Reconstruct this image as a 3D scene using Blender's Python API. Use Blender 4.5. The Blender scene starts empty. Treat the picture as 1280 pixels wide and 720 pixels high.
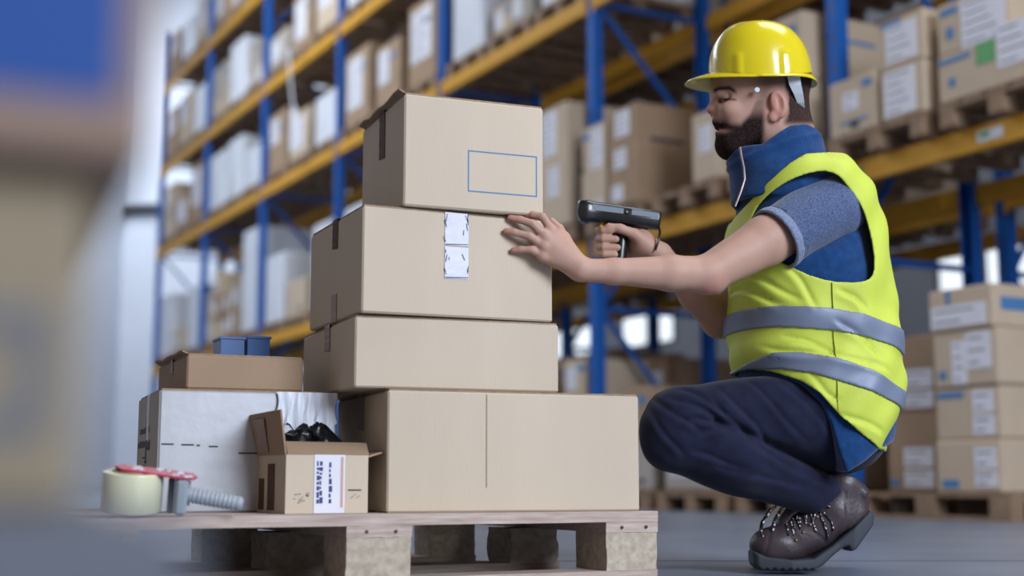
import bpy, math, random
import numpy as np
from mathutils import Vector, Matrix
S = bpy.context.scene
COL = S.collection
rnd = random.Random(7)
R = math.radians

# ---------------------------------------------------------------- camera
CAM_H, TILT, FPX = 0.206, R(8.1), 1700.0
cd = bpy.data.cameras.new('camera'); cam = bpy.data.objects.new('camera', cd); COL.objects.link(cam)
cam.location = (0, 0, CAM_H); cam.rotation_euler = (R(90) + TILT, 0, 0)
cd.sensor_width = 36.0; cd.lens = FPX / 1280 * 36; cd.clip_start = 0.02; cd.clip_end = 200
cd.dof.use_dof = True; cd.dof.focus_distance = 2.98; cd.dof.aperture_fstop = 1.65
S.camera = cam

# ---------------------------------------------------------------- light
W = bpy.data.worlds.new('world'); S.world = W; W.use_nodes = True
W.node_tree.nodes['Background'].inputs[0].default_value = (1.0, 0.77, 0.62, 1)
W.node_tree.nodes['Background'].inputs[1].default_value = 0.22
def area(name, loc, target, sx, sy, power, col):
    l = bpy.data.lights.new(name, 'AREA'); l.shape = 'RECTANGLE'; l.size = sx; l.size_y = sy
    l.energy = power; l.color = col
    o = bpy.data.objects.new(name, l); COL.objects.link(o); o.location = loc
    o.rotation_euler = (Vector(target) - Vector(loc)).to_track_quat('-Z', 'Y').to_euler()
    return o
area('key_light_right', (4.6, -2.6, 3.4), (0.5, 3.2, 0.6), 3.4, 3.0, 640, (0.90, 1.0, 1.18))  # added key light from camera right, source unseen; no door is built there
area('rooflight_near', (2.6, 3.4, 6.2), (0.9, 3.3, 0.5), 3.0, 3.0, 170, (1.0, 0.99, 0.98))
area('rooflight_aisle', (-5.5, 15.0, 8.8), (-3.2, 17.0, 2.0), 5.0, 16.0, 1300, (0.86, 0.93, 1.0))
area('far_wall_fill', (-7.5, 26.0, 9.6), (-8.5, 30.5, 3.0), 5.0, 5.0, 640, (0.88, 0.94, 1.0))  # added fill that brightens the far wall; no roof opening belongs to it
area('side_window_light', (-4.2, 8.5, 4.2), (1.5, 11.0, 2.2), 4.0, 6.0, 60, (0.95, 0.96, 1.0))
S.view_settings.view_transform = 'Standard'; S.view_settings.look = 'None'
S.view_settings.gamma = 1.0; S.view_settings.exposure = 0.0; S.view_settings.use_curve_mapping = False

# ---------------------------------------------------------------- helpers
def P(px, py, Y):
    """point of the real scene at depth Y seen at a photo pixel (1280x720)"""
    u = (px - 640) / FPX; v = (360 - py) / FPX
    c, s = math.cos(TILT), math.sin(TILT)
    d = (u, c - v * s, s + v * c); k = Y / d[1]
    return Vector((d[0] * k, Y, CAM_H + d[2] * k))

def srgb(r, g, b):
    f = lambda c: (c / 255 / 12.92) if c / 255 <= 0.04045 else ((c / 255 + 0.055) / 1.055) ** 2.4
    return (f(r), f(g), f(b), 1)

def tag(o, label=None, cat=None, group=None, kind=None):
    if label: o['label'] = label
    if cat: o['category'] = cat
    if group: o['group'] = group
    if kind: o['kind'] = kind
    return o

def empty(name, loc=(0, 0, 0), rz=0.0, label=None, cat=None, group=None):
    o = bpy.data.objects.new(name, None); COL.objects.link(o)
    o.location = loc; o.rotation_euler = (0, 0, rz); o.empty_display_size = 0.05
    return tag(o, label, cat, group)

def copy_tree(o, parent=None):
    c = o.copy(); COL.objects.link(c)
    if parent: c.parent = parent
    for ch in list(o.children): copy_tree(ch, c)
    return c

def mat(name, col, rough=0.6, metal=0.0, var=0.0, scale=8.0, bump=0.0, bscale=60.0, stretch=(1, 1, 1), col2=None, coat=0.0, spec=0.5, sheen=0.0):
    m = bpy.data.materials.new(name); m.use_nodes = True
    nt = m.node_tree; b = nt.nodes['Principled BSDF']
    b.inputs['Base Color'].default_value = col; b.inputs['Roughness'].default_value = rough
    b.inputs['Metallic'].default_value = metal; b.inputs['Coat Weight'].default_value = coat
    b.inputs['Specular IOR Level'].default_value = spec; b.inputs['Sheen Weight'].default_value = sheen
    if var or col2 or bump:
        tc = nt.nodes.new('ShaderNodeTexCoord'); mp = nt.nodes.new('ShaderNodeMapping')
        mp.inputs['Scale'].default_value = stretch
        nt.links.new(tc.outputs['Object'], mp.inputs['Vector'])
    if var or col2:
        n = nt.nodes.new('ShaderNodeTexNoise'); n.inputs['Scale'].default_value = scale; n.inputs['Detail'].default_value = 6
        r = nt.nodes.new('ShaderNodeValToRGB')
        c2 = col2 or tuple(max(0, x * (1 - var)) for x in col[:3]) + (1,)
        c1 = col if col2 else tuple(min(1, x * (1 + var)) for x in col[:3]) + (1,)
        r.color_ramp.elements[0].color = c2; r.color_ramp.elements[1].color = c1
        r.color_ramp.elements[0].position = 0.3; r.color_ramp.elements[1].position = 0.7
        nt.links.new(mp.outputs['Vector'], n.inputs['Vector']); nt.links.new(n.outputs['Fac'], r.inputs['Fac'])
        nt.links.new(r.outputs['Color'], b.inputs['Base Color'])
    if bump:
        n2 = nt.nodes.new('ShaderNodeTexNoise'); n2.inputs['Scale'].default_value = bscale; n2.inputs['Detail'].default_value = 4
        bp = nt.nodes.new('ShaderNodeBump'); bp.inputs['Strength'].default_value = bump; bp.inputs['Distance'].default_value = 0.004
        nt.links.new(mp.outputs['Vector'], n2.inputs['Vector']); nt.links.new(n2.outputs['Fac'], bp.inputs['Height'])
        nt.links.new(bp.outputs['Normal'], b.inputs['Normal'])
    return m

def emit(name, col, strength):
    m = bpy.data.materials.new(name); m.use_nodes = True; nt = m.node_tree
    b = nt.nodes['Principled BSDF']; b.inputs['Base Color'].default_value = col
    b.inputs['Emission Color'].default_value = col; b.inputs['Emission Strength'].default_value = strength
    return m

class MB:
    """collects shapes; build() links them as ONE mesh object"""
    def __init__(s): s.v = []; s.f = []; s.m = []; s.smooth = []
    def add(s, vs, fs, mi=0, smooth=False, M=None):
        b = len(s.v)
        s.v += [tuple(M @ Vector(p)) for p in vs] if M is not None else [tuple(p) for p in vs]
        for f in fs: s.f.append([i + b for i in f]); s.m.append(mi); s.smooth.append(smooth)
        return s
    def box(s, lo, hi, mi=0, M=None, bev=0.0):
        (x0, y0, z0), (x1, y1, z1) = lo, hi
        if bev <= 0:
            vs = [(x, y, z) for z in (z0, z1) for y in (y0, y1) for x in (x0, x1)]
            fs = [(0, 2, 3, 1), (4, 5, 7, 6), (0, 1, 5, 4), (2, 6, 7, 3), (0, 4, 6, 2), (1, 3, 7, 5)]
            return s.add(vs, fs, mi, False, M)
        e = min(bev, (x1 - x0) * .45, (y1 - y0) * .45, (z1 - z0) * .45)
        vs = []; ix = {}
        for i, x in enumerate((x0, x1)):
            for j, y in enumerate((y0, y1)):
                for k, z in enumerate((z0, z1)):
                    xi = x + e * (1 - 2 * i); yi = y + e * (1 - 2 * j); zi = z + e * (1 - 2 * k)
                    ix[i, j, k] = len(vs); vs += [(x, yi, zi), (xi, y, zi), (xi, yi, z)]
        fs = []
        g = lambda i, j, k, a: ix[i, j, k] + a
        for i in (0, 1):
            q = [g(i, 0, 0, 0), g(i, 1, 0, 0), g(i, 1, 1, 0), g(i, 0, 1, 0)]; fs.append(q if i else q[::-1])
            q = [g(0, i, 0, 1), g(1, i, 0, 1), g(1, i, 1, 1), g(0, i, 1, 1)]; fs.append(q[::-1] if i else q)
            q = [g(0, 0, i, 2), g(1, 0, i, 2), g(1, 1, i, 2), g(0, 1, i, 2)]; fs.append(q if i else q[::-1])
        for a in (0, 1):
            for b in (0, 1):
                q = [g(a, b, 0, 0), g(a, b, 0, 1), g(a, b, 1, 1), g(a, b, 1, 0)]; fs.append(q if a == b else q[::-1])
                q = [g(a, 0, b, 0), g(a, 1, b, 0), g(a, 1, b, 2), g(a, 0, b, 2)]; fs.append(q[::-1] if a != b else q[::-1] if False else q)
                q = [g(0, a, b, 1), g(0, a, b, 2), g(1, a, b, 2), g(1, a, b, 1)]; fs.append(q)
        for k in ix: fs.append([ix[k], ix[k] + 1, ix[k] + 2])
        return s.add(vs, fs, mi, False, M)
    def tube(s, pts, rad, n=10, mi=0, caps=True, M=None, smooth=True, flat=None):
        pts = [Vector(p) for p in pts]; rr = rad if hasattr(rad, '__len__') else [rad] * len(pts)
        t0 = (pts[1] - pts[0]).normalized(); up = Vector((0, 0, 1)) if abs(t0.z) < .9 else Vector((1, 0, 0))
        u = t0.cross(up).normalized(); vs = []; fs = []
        for i, p in enumerate(pts):
            t = (pts[min(i + 1, len(pts) - 1)] - pts[max(i - 1, 0)]).normalized()
            u = (u - t * u.dot(t)).normalized(); w = t.cross(u)
            for k in range(n):
                a = 2 * math.pi * k / n
                vs.append(p + (u * math.cos(a) + w * math.sin(a) * (flat or 1)) * rr[i])
        for i in range(len(pts) - 1):
            for k in range(n):
                a, b = i * n + k, i * n + (k + 1) % n
                fs.append((a, b, b + n, a + n))
        s.add(vs, fs, mi, smooth, M)
        if caps:
            L = len(pts) - 1
            s.add(vs[:n], [list(range(n))[::-1]], mi, False, M); s.add(vs[L * n:], [list(range(n))], mi, False, M)
        return s
    def lathe(s, prof, n=32, mi=0, M=None, smooth=True, close=True):
        vs = []; fs = []
        for r, z in prof:
            for k in range(n):
                a = 2 * math.pi * k / n; vs.append((r * math.cos(a), r * math.sin(a), z))
        m = len(prof)
        for i in range(m if close else m - 1):
            j = (i + 1) % m
            for k in range(n):
                fs.append((i * n + k, i * n + (k + 1) % n, j * n + (k + 1) % n, j * n + k))
        return s.add(vs, fs, mi, smooth, M)
    def prism(s, poly, y0, y1, mi=0, M=None, smooth=False):
        """polygon in x,z pulled from y0 to y1"""
        n = len(poly); vs = [(x, y0, z) for x, z in poly] + [(x, y1, z) for x, z in poly]
        fs = [list(range(n)), [i + n for i in range(n)][::-1]] + [(i, i + n, (i + 1) % n + n, (i + 1) % n) for i in range(n)]
        return s.add(vs, fs, mi, smooth, M)
    def mesh(s, name, mats):
        me = bpy.data.meshes.new(name); me.from_pydata(s.v, [], s.f)
        for m in (mats if isinstance(mats, (list, tuple)) else [mats]): me.materials.append(m)
        me.polygons.foreach_set('material_index', s.m); me.polygons.foreach_set('use_smooth', s.smooth)
        me.update(); fix_normals(me)
        return me
    def build(s, name, mats, parent=None, **kw):
        return link(name, s.mesh(name, mats), parent, **kw)

import bmesh
def fix_normals(me):
    b = bmesh.new(); b.from_mesh(me); bmesh.ops.recalc_face_normals(b, faces=b.faces[:]); b.to_mesh(me); b.free()

def link(name, me, parent=None, loc=(0, 0, 0), rot=None, label=None, cat=None, group=None, kind=None):
    o = bpy.data.objects.new(name, me); COL.objects.link(o); o.location = loc
    if rot is not None: o.rotation_euler = rot
    if parent: o.parent = parent
    return tag(o, label, cat, group, kind)

# ---------------------------------------------------------------- materials
M = {}
M['card'] = mat('cardboard', srgb(196, 181, 160), .82, var=.05, scale=5, bump=.10, bscale=160, stretch=(1, 1, .15), spec=.25)
M['card_rack'] = mat('cardboard_rack', srgb(190, 172, 150), .85, var=.06, scale=4, spec=.2)
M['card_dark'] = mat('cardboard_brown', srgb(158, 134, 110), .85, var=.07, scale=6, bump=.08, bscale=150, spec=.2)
M['card_grey'] = mat('cardboard_grey', srgb(168, 160, 152), .8, var=.07, scale=6, spec=.25)
M['card_edge'] = mat('cardboard_edge', srgb(150, 128, 106), .9, var=.2, scale=90)
M['tape_brown'] = mat('brown_tape', srgb(96, 72, 60), .75, spec=.1, var=.08, scale=20)
M['tape_clear'] = mat('clear_tape', srgb(150, 128, 114), .6, var=.14, scale=30, bump=.1, bscale=80, spec=.3)
M['paper'] = mat('paper', srgb(214, 214, 222), .7, var=.03, scale=20)
M['ink'] = mat('dark_ink', srgb(60, 58, 66), .7)
M['ink_blue'] = mat('blue_ink', srgb(70, 120, 168), .7)
M['ink_navy'] = mat('navy_ink', srgb(44, 54, 110), .6)
M['green'] = mat('green_sticker', srgb(70, 150, 80), .5)
M['wood'] = mat('pallet_wood', srgb(196, 178, 166), .8, col2=srgb(160, 140, 128), scale=9, stretch=(1, 14, 14), bump=.25, bscale=30)
M['chip'] = mat('chipboard_block', srgb(190, 178, 160), .9, col2=srgb(160, 146, 128), scale=60, bump=.5, bscale=90)
M['wood_far'] = mat('rack_pallet_wood', srgb(150, 124, 100), .85, col2=srgb(116, 94, 74), scale=6)
M['blue'] = mat('blue_rack_steel', srgb(22, 88, 168), .6, spec=.25, var=.05, scale=3)
M['yellow'] = mat('yellow_rack_steel', srgb(200, 146, 40), .6, spec=.3, var=.05, scale=3)
M['floor'] = mat('polished_concrete', srgb(128, 136, 152), .34, col2=srgb(106, 115, 132), scale=2.2, bump=.05, bscale=9)
M['wall'] = mat('painted_wall', srgb(206, 212, 224), .8, var=.03, scale=2)
M['ceil'] = mat('ceiling_panel', srgb(120, 122, 128), .8)
M['dark_steel'] = mat('dark_steel', srgb(58, 60, 68), .5, metal=.3)
M['wrap'] = mat('white_film_wrap', srgb(206, 210, 218), .45, var=.10, scale=5, bump=.5, bscale=14, stretch=(1, 1, .3))
M['plastic_blue'] = mat('blue_plastic', srgb(24, 84, 150), .4)
M['black_gloss'] = mat('black_gloss_plastic', srgb(14, 15, 18), .3, bump=.3, bscale=45, spec=.4)
M['foil'] = mat('silver_coated_board', srgb(180, 182, 186), .38, metal=.2, var=.10, scale=6, bump=.25, bscale=18)
M['lamp'] = emit('lamp_glow', (1, .97, .92, 1), 9.0)
M['daylight'] = emit('window_daylight', (.90, .96, 1, 1), .8)
# ================================================================ the setting
D2 = Vector((-.476, .88, 0)).normalized(); I2 = Vector((D2.y, -D2.x, 0)); O2 = Vector((2.05, 8.4, 0))
RANG = math.atan2(-D2.y, -D2.x)
def RK(t, d, z=0.0): return O2 + D2 * t + I2 * d + Vector((0, 0, z))

MB().add([(-14, -6, 0), (16, -6, 0), (16, 44, 0), (-14, 44, 0)], [(0, 1, 2, 3)]).build('floor', M['floor'], kind='structure')
# painted joint lines between the concrete slabs
fl = bpy.data.objects['floor']
for i, y in enumerate((3.62, 6.1)):
    MB().box((-8, y, .0), (9, y + .012, .0008)).build('slab_joint', M['dark_steel'], fl)
MB().box((-14, -6, 12.4), (16, 44, 12.55)).build('ceiling', M['ceil'], kind='structure')
MB().box((-13, 31.0, 0), (-2.0, 31.2, 12.4)).build('wall_back', M['wall'], kind='structure')
MB().box((-9.2, 2.0, 0), (-9.0, 31.0, 12.4)).build('wall_left', M['wall'], kind='structure')
pipe = MB(); pipe.tube([(-12, 30.85, 6.45), (-3, 30.85, 6.45)], .12, 12)
pipe.build('wall_pipe', M['dark_steel'], label='dark horizontal pipe running along the pale wall beyond the rack end', cat='pipe')
# far side wall behind both racks with a strip of windows
wr = MB(); t0, t1, dd = -9, 22, 9.5
def rbox(mb, ta, tb, d0, d1, z0, z1, mi=0, bev=0):
    """box given in rack coordinates (t along the aisle, d into the rack)"""
    vs = [RK(t, d, z) for z in (z0, z1) for d in (d0, d1) for t in (ta, tb)]
    mb.add(vs, [(0, 2, 3, 1), (4, 5, 7, 6), (0, 1, 5, 4), (2, 6, 7, 3), (0, 4, 6, 2), (1, 3, 7, 5)], mi)
    return mb
rbox(wr, t0, t1, dd, dd + .2, 0, 2.9); rbox(wr, t0, t1, dd, dd + .2, 3.6, 12.4)
wins = [(-8 + i * 2.9, -8 + i * 2.9 + 1.9) for i in range(10)]
prev = t0
for a, b in wins + [(t1, t1)]:
    rbox(wr, prev, a, dd, dd + .2, 2.9, 3.6); prev = b
wr.build('wall_right', M['ceil'], kind='structure')
for i, (a, b) in enumerate(wins):
    f = MB()
    rbox(f, a, b, dd - .03, dd + .05, 2.88, 2.94); rbox(f, a, b, dd - .03, dd + .05, 3.56, 3.62)
    rbox(f, a, a + .06, dd - .03, dd + .05, 2.94, 3.56); rbox(f, b - .06, b, dd - .03, dd + .05, 2.94, 3.56)
    rbox(f, (a + b) / 2 - .03, (a + b) / 2 + .03, dd - .02, dd + .05, 2.94, 3.56)
    wo = f.build('window_%d' % (i + 1), M['dark_steel'], kind='structure')
    for (p, q) in ((a + .06, (a + b) / 2 - .03), ((a + b) / 2 + .03, b - .06)):
        rbox(MB(), p, q, dd + .01, dd + .03, 2.94, 3.56).build('pane', M['daylight'], wo)
# roof lamps
lamp_me = {}
b = MB(); b.box((-.75, -.14, 0), (.75, .14, .08), bev=.02); lamp_me['housing'] = b.mesh('housing', M['dark_steel'])
b = MB(); b.box((-.72, -.11, -.012), (.72, .11, -.001), bev=.004); lamp_me['diffuser'] = b.mesh('diffuser', M['lamp'])
b = MB(); b.tube([(-.5, 0, .08), (-.5, 0, 1.0)], .006, 6); b.tube([(.5, 0, .08), (.5, 0, 1.0)], .006, 6); lamp_me['hanger'] = b.mesh('hanger', M['dark_steel'])
def hall_lamp(p, rz, label, group):
    r = empty('ceiling_lamp', p, rz, label, 'lamp', group)
    for k in ('housing', 'diffuser', 'hanger'): link(k, lamp_me[k], r)
for i in range(7):
    hall_lamp(RK(1 + i * 2.7, 5.4, 11.4), RANG, 'long ceiling lamp behind the racks, %s from the right' % ['first', 'second', 'third', 'fourth', 'fifth', 'sixth', 'seventh'][i], 'lamps behind the racks')

# ================================================================ pallet racks
LEV = [2.10, 4.19, 5.68, 7.20]; BAY = 2.93; DEP = 1.2
def rack_box_mesh(name, m, t, d, z, **kw): pass
def pallet_rack(d0, k0, k1, label):
    r = empty('pallet_rack', RK(0, d0), RANG, label, 'rack')
    # local axes: x = towards the camera end (-t), y = into the rack, z up
    post = MB()
    post.box((-.05, 0, .01), (.05, .012, 8.3)); post.box((-.05, .012, .01), (-.04, .09, 8.3)); post.box((.04, .012, .01), (.05, .09, 8.3))
    for i in range(40): post.box((-.012, -.001, .2 + i * .2), (.012, 0.0, .24 + i * .2), 1)
    pme = post.mesh('upright_post', [M['blue'], M['dark_steel']])
    foot = MB(); foot.box((-.08, -.03, 0), (.08, .12, .01)); fme = foot.mesh('foot_plate', M['blue'])
    br = MB(); zs = [.4, 1.6, 3.1, 4.2, 5.4, 6.6, 7.8]; brh = MB()
    for i in range(6):
        a, b2 = (.07, DEP - .07) if i % 2 else (DEP - .07, .07)
        br.tube([(0, a, zs[i]), (0, b2, zs[i + 1])], .024, 6, smooth=False)
    brh.tube([(0, .07, 0), (0, DEP - .07, 0)], .024, 6, smooth=False)
    dme = br.mesh('diagonal_brace', M['blue']); hme = brh.mesh('horizontal_brace', M['blue'])
    beam = MB(); L = BAY - .104
    beam.box((-L, -.012, -.07), (0, .04, .07), bev=.006); beam.box((-L, -.014, -.012), (0, -.0119, .012), 1)
    for x in (0, -L): beam.box((x - .004 if x else -.03, -.02, -.1), (x + .03 if x else .004, -.012, .1), 0)
    bme = beam.mesh('beam', [M['yellow'], M['yellow']])
    for k in range(k0, k1 + 1):
        x = -k * BAY
        for y, ry in ((0, 0), (DEP, math.pi)):
            link('upright_post', pme, r, (x, y, 0), (0, 0, ry))
            link('foot_plate', fme, r, (x, y, 0), (0, 0, ry))
        link('diagonal_brace', dme, r, (x, 0, 0)); [link('horizontal_brace', hme, r, (x, 0, zs[i])) for i in (0, 1, 3, 6)]
        if k < k1:
            for z in LEV:
                link('beam', bme, r, (x - .052, 0, z)); link('beam', bme, r, (x - .052 - L, DEP, z), (0, 0, math.pi))
    return r
RACK = pallet_rack(0, -2, 6, 'blue and yellow steel pallet rack with loads, nearest the squatting man')
RACK2 = pallet_rack(1.45, -2, 6, 'blue and yellow steel pallet rack standing in shadow behind the front rack')
# small green location tags on the first beam
for t, mi in ((-.2, 'green'), (.95, 'green'), (-1.9, 'green'), (-1.25, 'paper')):
    w = .045 if mi == 'green' else .09
    b = MB(); b.box((-w, -.0165, -.03), (w, -.0145, .03))
    if mi == 'paper': b.box((-w * .8, -.0168, -.01), (0, -.0164, .02), 1)
    b.build('beam_tag', [M[mi], M['green']], RACK, loc=(-t, 0, LEV[0]))

# ================================================================ pallets and loads in the racks
def pallet_meshes(wood, chip, w=.8, dp=1.2):
    """pallet with its short side w along x (0..w), depth along y"""
    q = {}
    b = MB(); b.box((-w / 2, 0, 0), (w / 2, .1, .022)); q['cross'] = b.mesh('cross_board', wood)
    b = MB(); b.box((-.05, 0, 0), (.05, dp, .022)); q['deck'] = b.mesh('deck_board', wood)
    b = MB(); b.box((-.05, -.07, 0), (.05, .07, .078)); q['block'] = b.mesh('block', chip)
    b = MB(); b.box((-.05, 0, 0), (.05, dp, .022)); q['bottom'] = b.mesh('bottom_board', wood)
    return q
PM = pallet_meshes(M['wood_far'], M['wood_far'])
def pallet_far(label, group, loc, rz, detail):
    r = empty('wooden_pallet', loc, rz, label, 'pallet', group)
    if detail:
        for x in (-.35, -.175, 0, .175, .35): link('deck_board', PM['deck'], r, (x, 0, .122))
        for y in (0, .55, 1.1): link('cross_board', PM['cross'], r, (0, y, .1))
        for x in (-.35, 0, .35):
            for y in (.07, .6, 1.13): link('block', PM['block'], r, (x, y, .022))
            link('bottom_board', PM['bottom'], r, (x, 0, 0))
    else:
        link('deck', SIMPLE['deck'], r); link('feet', SIMPLE['feet'], r)
    return r
SIMPLE = {}
b = MB(); b.box((-.4, 0, .1), (.4, 1.2, .144)); SIMPLE['deck'] = b.mesh('deck', M['wood_far'])
b = MB()
for x in (-.35, 0, .35):
    b.box((x - .05, 0, 0), (x + .05, 1.2, .022))
    for y in (0, .53, 1.06): b.box((x - .05, y, .022), (x + .05, y + .14, .1))
SIMPLE['feet'] = b.mesh('feet', M['wood_far'])

CART = {}
def carton_far(loc, rz, w, d, h, m, label, group, marks=(), name='carton', cat='box'):
    """carton whose front (y = 0) faces the aisle; x from -w/2 to w/2"""
    m = 'card_rack' if m == 'card' else m
    key = (round(w, 2), round(d, 2), round(h, 2), m)
    if key not in CART:
        b = MB(); b.box((-w / 2, 0, 0), (w / 2, d, h), bev=.012 if m != 'wrap' else .03)
        CART[key] = b.mesh(name, M[m])
    o = link(name, CART[key], None, loc, (0, 0, rz), label, cat, group)
    for (kind, x0, x1, z0, z1) in marks:
        # kinds: paper, blue, green, ink on the front; e* on the end that looks towards the camera
        b = MB(); end = kind[0] == 'e' and kind[1:] in ('paper', 'blue', 'ink', 'tape')
        k = kind[1:] if end else kind
        mm = {'paper': 'paper', 'blue': 'ink_blue', 'green': 'green', 'ink': 'ink', 'tape': 'tape_brown'}[k]
        if end: b.box((w / 2, x0 * d, z0 * h), (w / 2 + .003, x1 * d, z1 * h))
        else: b.box((-w / 2 + x0 * w, -.004, z0 * h), (-w / 2 + x1 * w, 0, z1 * h))
        if k == 'paper' and not end:
            n = max(2, int((z1 - z0) * h / .05))
            for i in range(n):
                zz = z0 * h + (z1 - z0) * h * (i + .5) / n
                b.box((-w / 2 + x0 * w + .02, -.0045, zz - .004), (-w / 2 + (x0 + (x1 - x0) * (.55 + .35 * ((i * 37) % 10) / 10)) * w, -.004, zz + .004), 1)
        b.build({'paper': 'paper_label', 'blue': 'printed_mark', 'green': 'green_sticker', 'ink': 'printed_mark', 'tape': 'tape_strip'}[k], [M[mm], M['ink']], o)
    return o

BAYN = {-1: 'right-edge bay', 0: 'bay behind arms', 1: 'bay behind stack', 2: 'bay left of stack', 3: 'fourth-last bay' , 4: 'second-last bay', 5: 'farthest bay'}
BAYN[3] = 'third-last bay'
LEVN = {0: 'floor', 1: 'lowest beams', 2: 'second beams', 3: 'third beams', 4: 'top beams'}
POSN = ['near pallet', 'middle pallet', 'far pallet']
LZ = [0] + [z + .07 for z in LEV]
def slot_t(k, j): return k * BAY + .54 + .925 * j
used_labels = set()
def lab(s):
    assert s not in used_labels, s
    used_labels.add(s); return s
def load(k, j, lv, kind, back=False, t=None, over=.13, seed=0):
    rr = random.Random(hash((k, j, lv, back, seed)) & 0xffff if False else (k + 3) * 1000 + j * 100 + lv * 10 + (5 if back else 0) + seed * 7)
    tt = slot_t(k, j) if t is None else t
    if k >= 1: over = .0
    d0 = (1.45 if back else 0) - over; z = LZ[lv]
    where = '%s, %s, %s' % (POSN[j], LEVN[lv], BAYN[k])
    if back: where = 'rear rack, ' + where
    det = (not back) and k <= 0 and lv <= 1
    pallet_far(lab('wooden pallet, ' + where), 'pallets in the racks', RK(tt, d0, z), RANG, det)
    zt = z + .144
    clear = {0: 1.6, 1: 1.6, 2: 1.05, 3: 1.1, 4: .95}[lv]
    if kind == 'tall':
        h = clear * rr.uniform(.55, .95); m = rr.choice(['wrap', 'wrap', 'card_dark', 'card', 'card_dark']) if k > 0 and not back else rr.choice(['card_dark', 'card_dark', 'card', 'card_grey'])
        w = rr.uniform(.66, .76)
        mk = []
        if m != 'wrap': mk = [('paper', .1, rr.uniform(.5, .92), rr.uniform(.2, .5), .9)] + ([('blue', .55, .85, .7, .76)] if rr.random() < .6 else [])
        nm = {'wrap': 'tall white wrapped load', 'card_grey': 'tall grey carton', 'card': 'tall tan carton', 'card_dark': 'tall brown carton'}[m]
        carton_far(RK(tt, d0 + .04, zt), RANG, w, rr.uniform(.9, 1.08), h, m, lab('%s, %s' % (nm, where)), 'tall loads in the racks', mk, 'wrapped_load' if m == 'wrap' else 'tall_carton', 'load' if m == 'wrap' else 'box')
    elif kind in ('two', 'one'):
        n = 2 if kind == 'two' else 1
        for c in range(n):
            w = (.74 / n) - .015; zz = zt
            rows = rr.choice([2, 3]) if clear > 1.3 else rr.choice([1, 2])
            if kind == 'one': rows = rr.choice([1, 2])
            for q in range(rows):
                h = rr.uniform(.30, .42) if n == 2 else rr.uniform(.36, .5)
                if zz + h > z + .144 + clear: break
                m = rr.choice(['card', 'card', 'card_dark', 'card_grey'])
                mk = [('paper', .08, .55, .25, .8)] if rr.random() < .75 else []
                mk += [('blue', .62, .92, .68, .82)] if rr.random() < .6 else [('ink', .6, .9, .15, .22)]
                if rr.random() < .5: mk += [('eblue', .2, .7, .62, .68)]
                col = {'card': 'tan', 'card_dark': 'brown', 'card_grey': 'greyish'}[m]
                pos = ['bottom', 'second', 'third'][q] + (['', ' right', ' left'][c + 1] if n == 2 else '')
                carton_far(RK(tt + (c - (n - 1) / 2) * .375, d0 + .03 + rr.uniform(0, .03), zz), RANG, w, rr.uniform(.55, .75) if n == 2 else .9, h, m,
                           lab('%s carton%s, %s on %s' % (col, '', pos, where)), 'cartons in the racks', mk)
                zz += h + .002
    elif kind == 'low':
        for i in range(2): pallet_far(lab('%s empty wooden pallet, %s' % (['second', 'third'][i], where)), 'pallets in the racks', RK(tt + rr.uniform(-.02, .02), d0, z + .144 * (i + 1) + .001 * i), RANG, det)

# far bays
for k in (1, 2, 3, 4, 5):
    for lv in (1, 2, 3, 4):
        if lv == 3 and k < 2 or lv == 4 and k < 3: continue
        for j in range(3):
            rr = random.Random(k * 31 + lv * 7 + j)
            if (k, lv, j) == (1, 1, 0): continue
            kind = rr.choice(['tall', 'tall', 'tall', 'two', 'one'] if k > 1 else ['two', 'one', 'tall', 'two'])
            load(k, j, lv, kind)
for k, j, lv, kind in ((0, 0, 1, 'one'), (1, 0, 0, 'two'), (1, 1, 0, 'two'), (0, 2, 0, 'two'), (0, 1, 0, 'one'), (0, 0, 0, 'two'), (1, 2, 0, 'two')):
    if (k, lv) == (1, 1): continue
    load(k, j, lv, kind, seed={(0, 2, 1): 3}.get((k, j, lv), 0))
# loads of the rear rack, seen through the gaps of the front one
for k in (-1, 0, 1, 2, 3):
    for lv in (0, 1, 2):
        for j in range(3):
            rr = random.Random(900 + k * 31 + lv * 7 + j)
            if rr.random() < (.9 if lv != 1 else .7): load(k, j, lv, rr.choice(['tall', 'one']), back=True)

# ---- the nearest bay, at the right edge of the picture, carton by carton
G1 = 'cartons on the near pallets of the lowest beams'
z1 = LZ[1]
pallet_far(lab('wooden pallet under three cartons on the lowest beam beside the blue upright'), 'near pallets on the lowest beams', RK(-.47, -.13, z1), RANG, True)
pallet_far(lab('wooden pallet on the lowest beam at the right edge, under papered cartons'), 'near pallets on the lowest beams', RK(-1.40, -.13, z1), RANG, True)
zz = z1 + .144
carton_far(RK(-.27, -.10, zz), RANG, .42, .60, .36, 'card', lab('tan carton with small white label and blue mark, beside the blue upright'), G1,
           [('paper', .3, .62, .42, .74), ('blue', .72, .92, .76, .88), ('blue', .25, .8, .2, .25), ('ink', .45, .62, .1, .24)])
carton_far(RK(-.70, -.11, zz), RANG, .36, .55, .31, 'card', lab('tan carton with a big white paper, lower of two beside the helmet'), G1, [('paper', .1, .8, .08, .95)])
carton_far(RK(-.70, -.10, zz + .312), RANG, .36, .55, .31, 'card', lab('tan carton with white paper, upper of two beside the helmet'), G1, [('paper', .15, .85, .12, .85), ('blue', .05, .5, .86, .95)])
carton_far(RK(-1.34, -.11, zz), RANG, .72, .60, .28, 'card', lab('wide tan carton with green sticker and white paper at the right edge'), G1,
           [('green', .40, .58, .55, .98), ('paper', .60, .95, .35, 1.2), ('blue', .02, .34, .80, .90), ('blue', .12, .18, .30, .48)])
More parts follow.
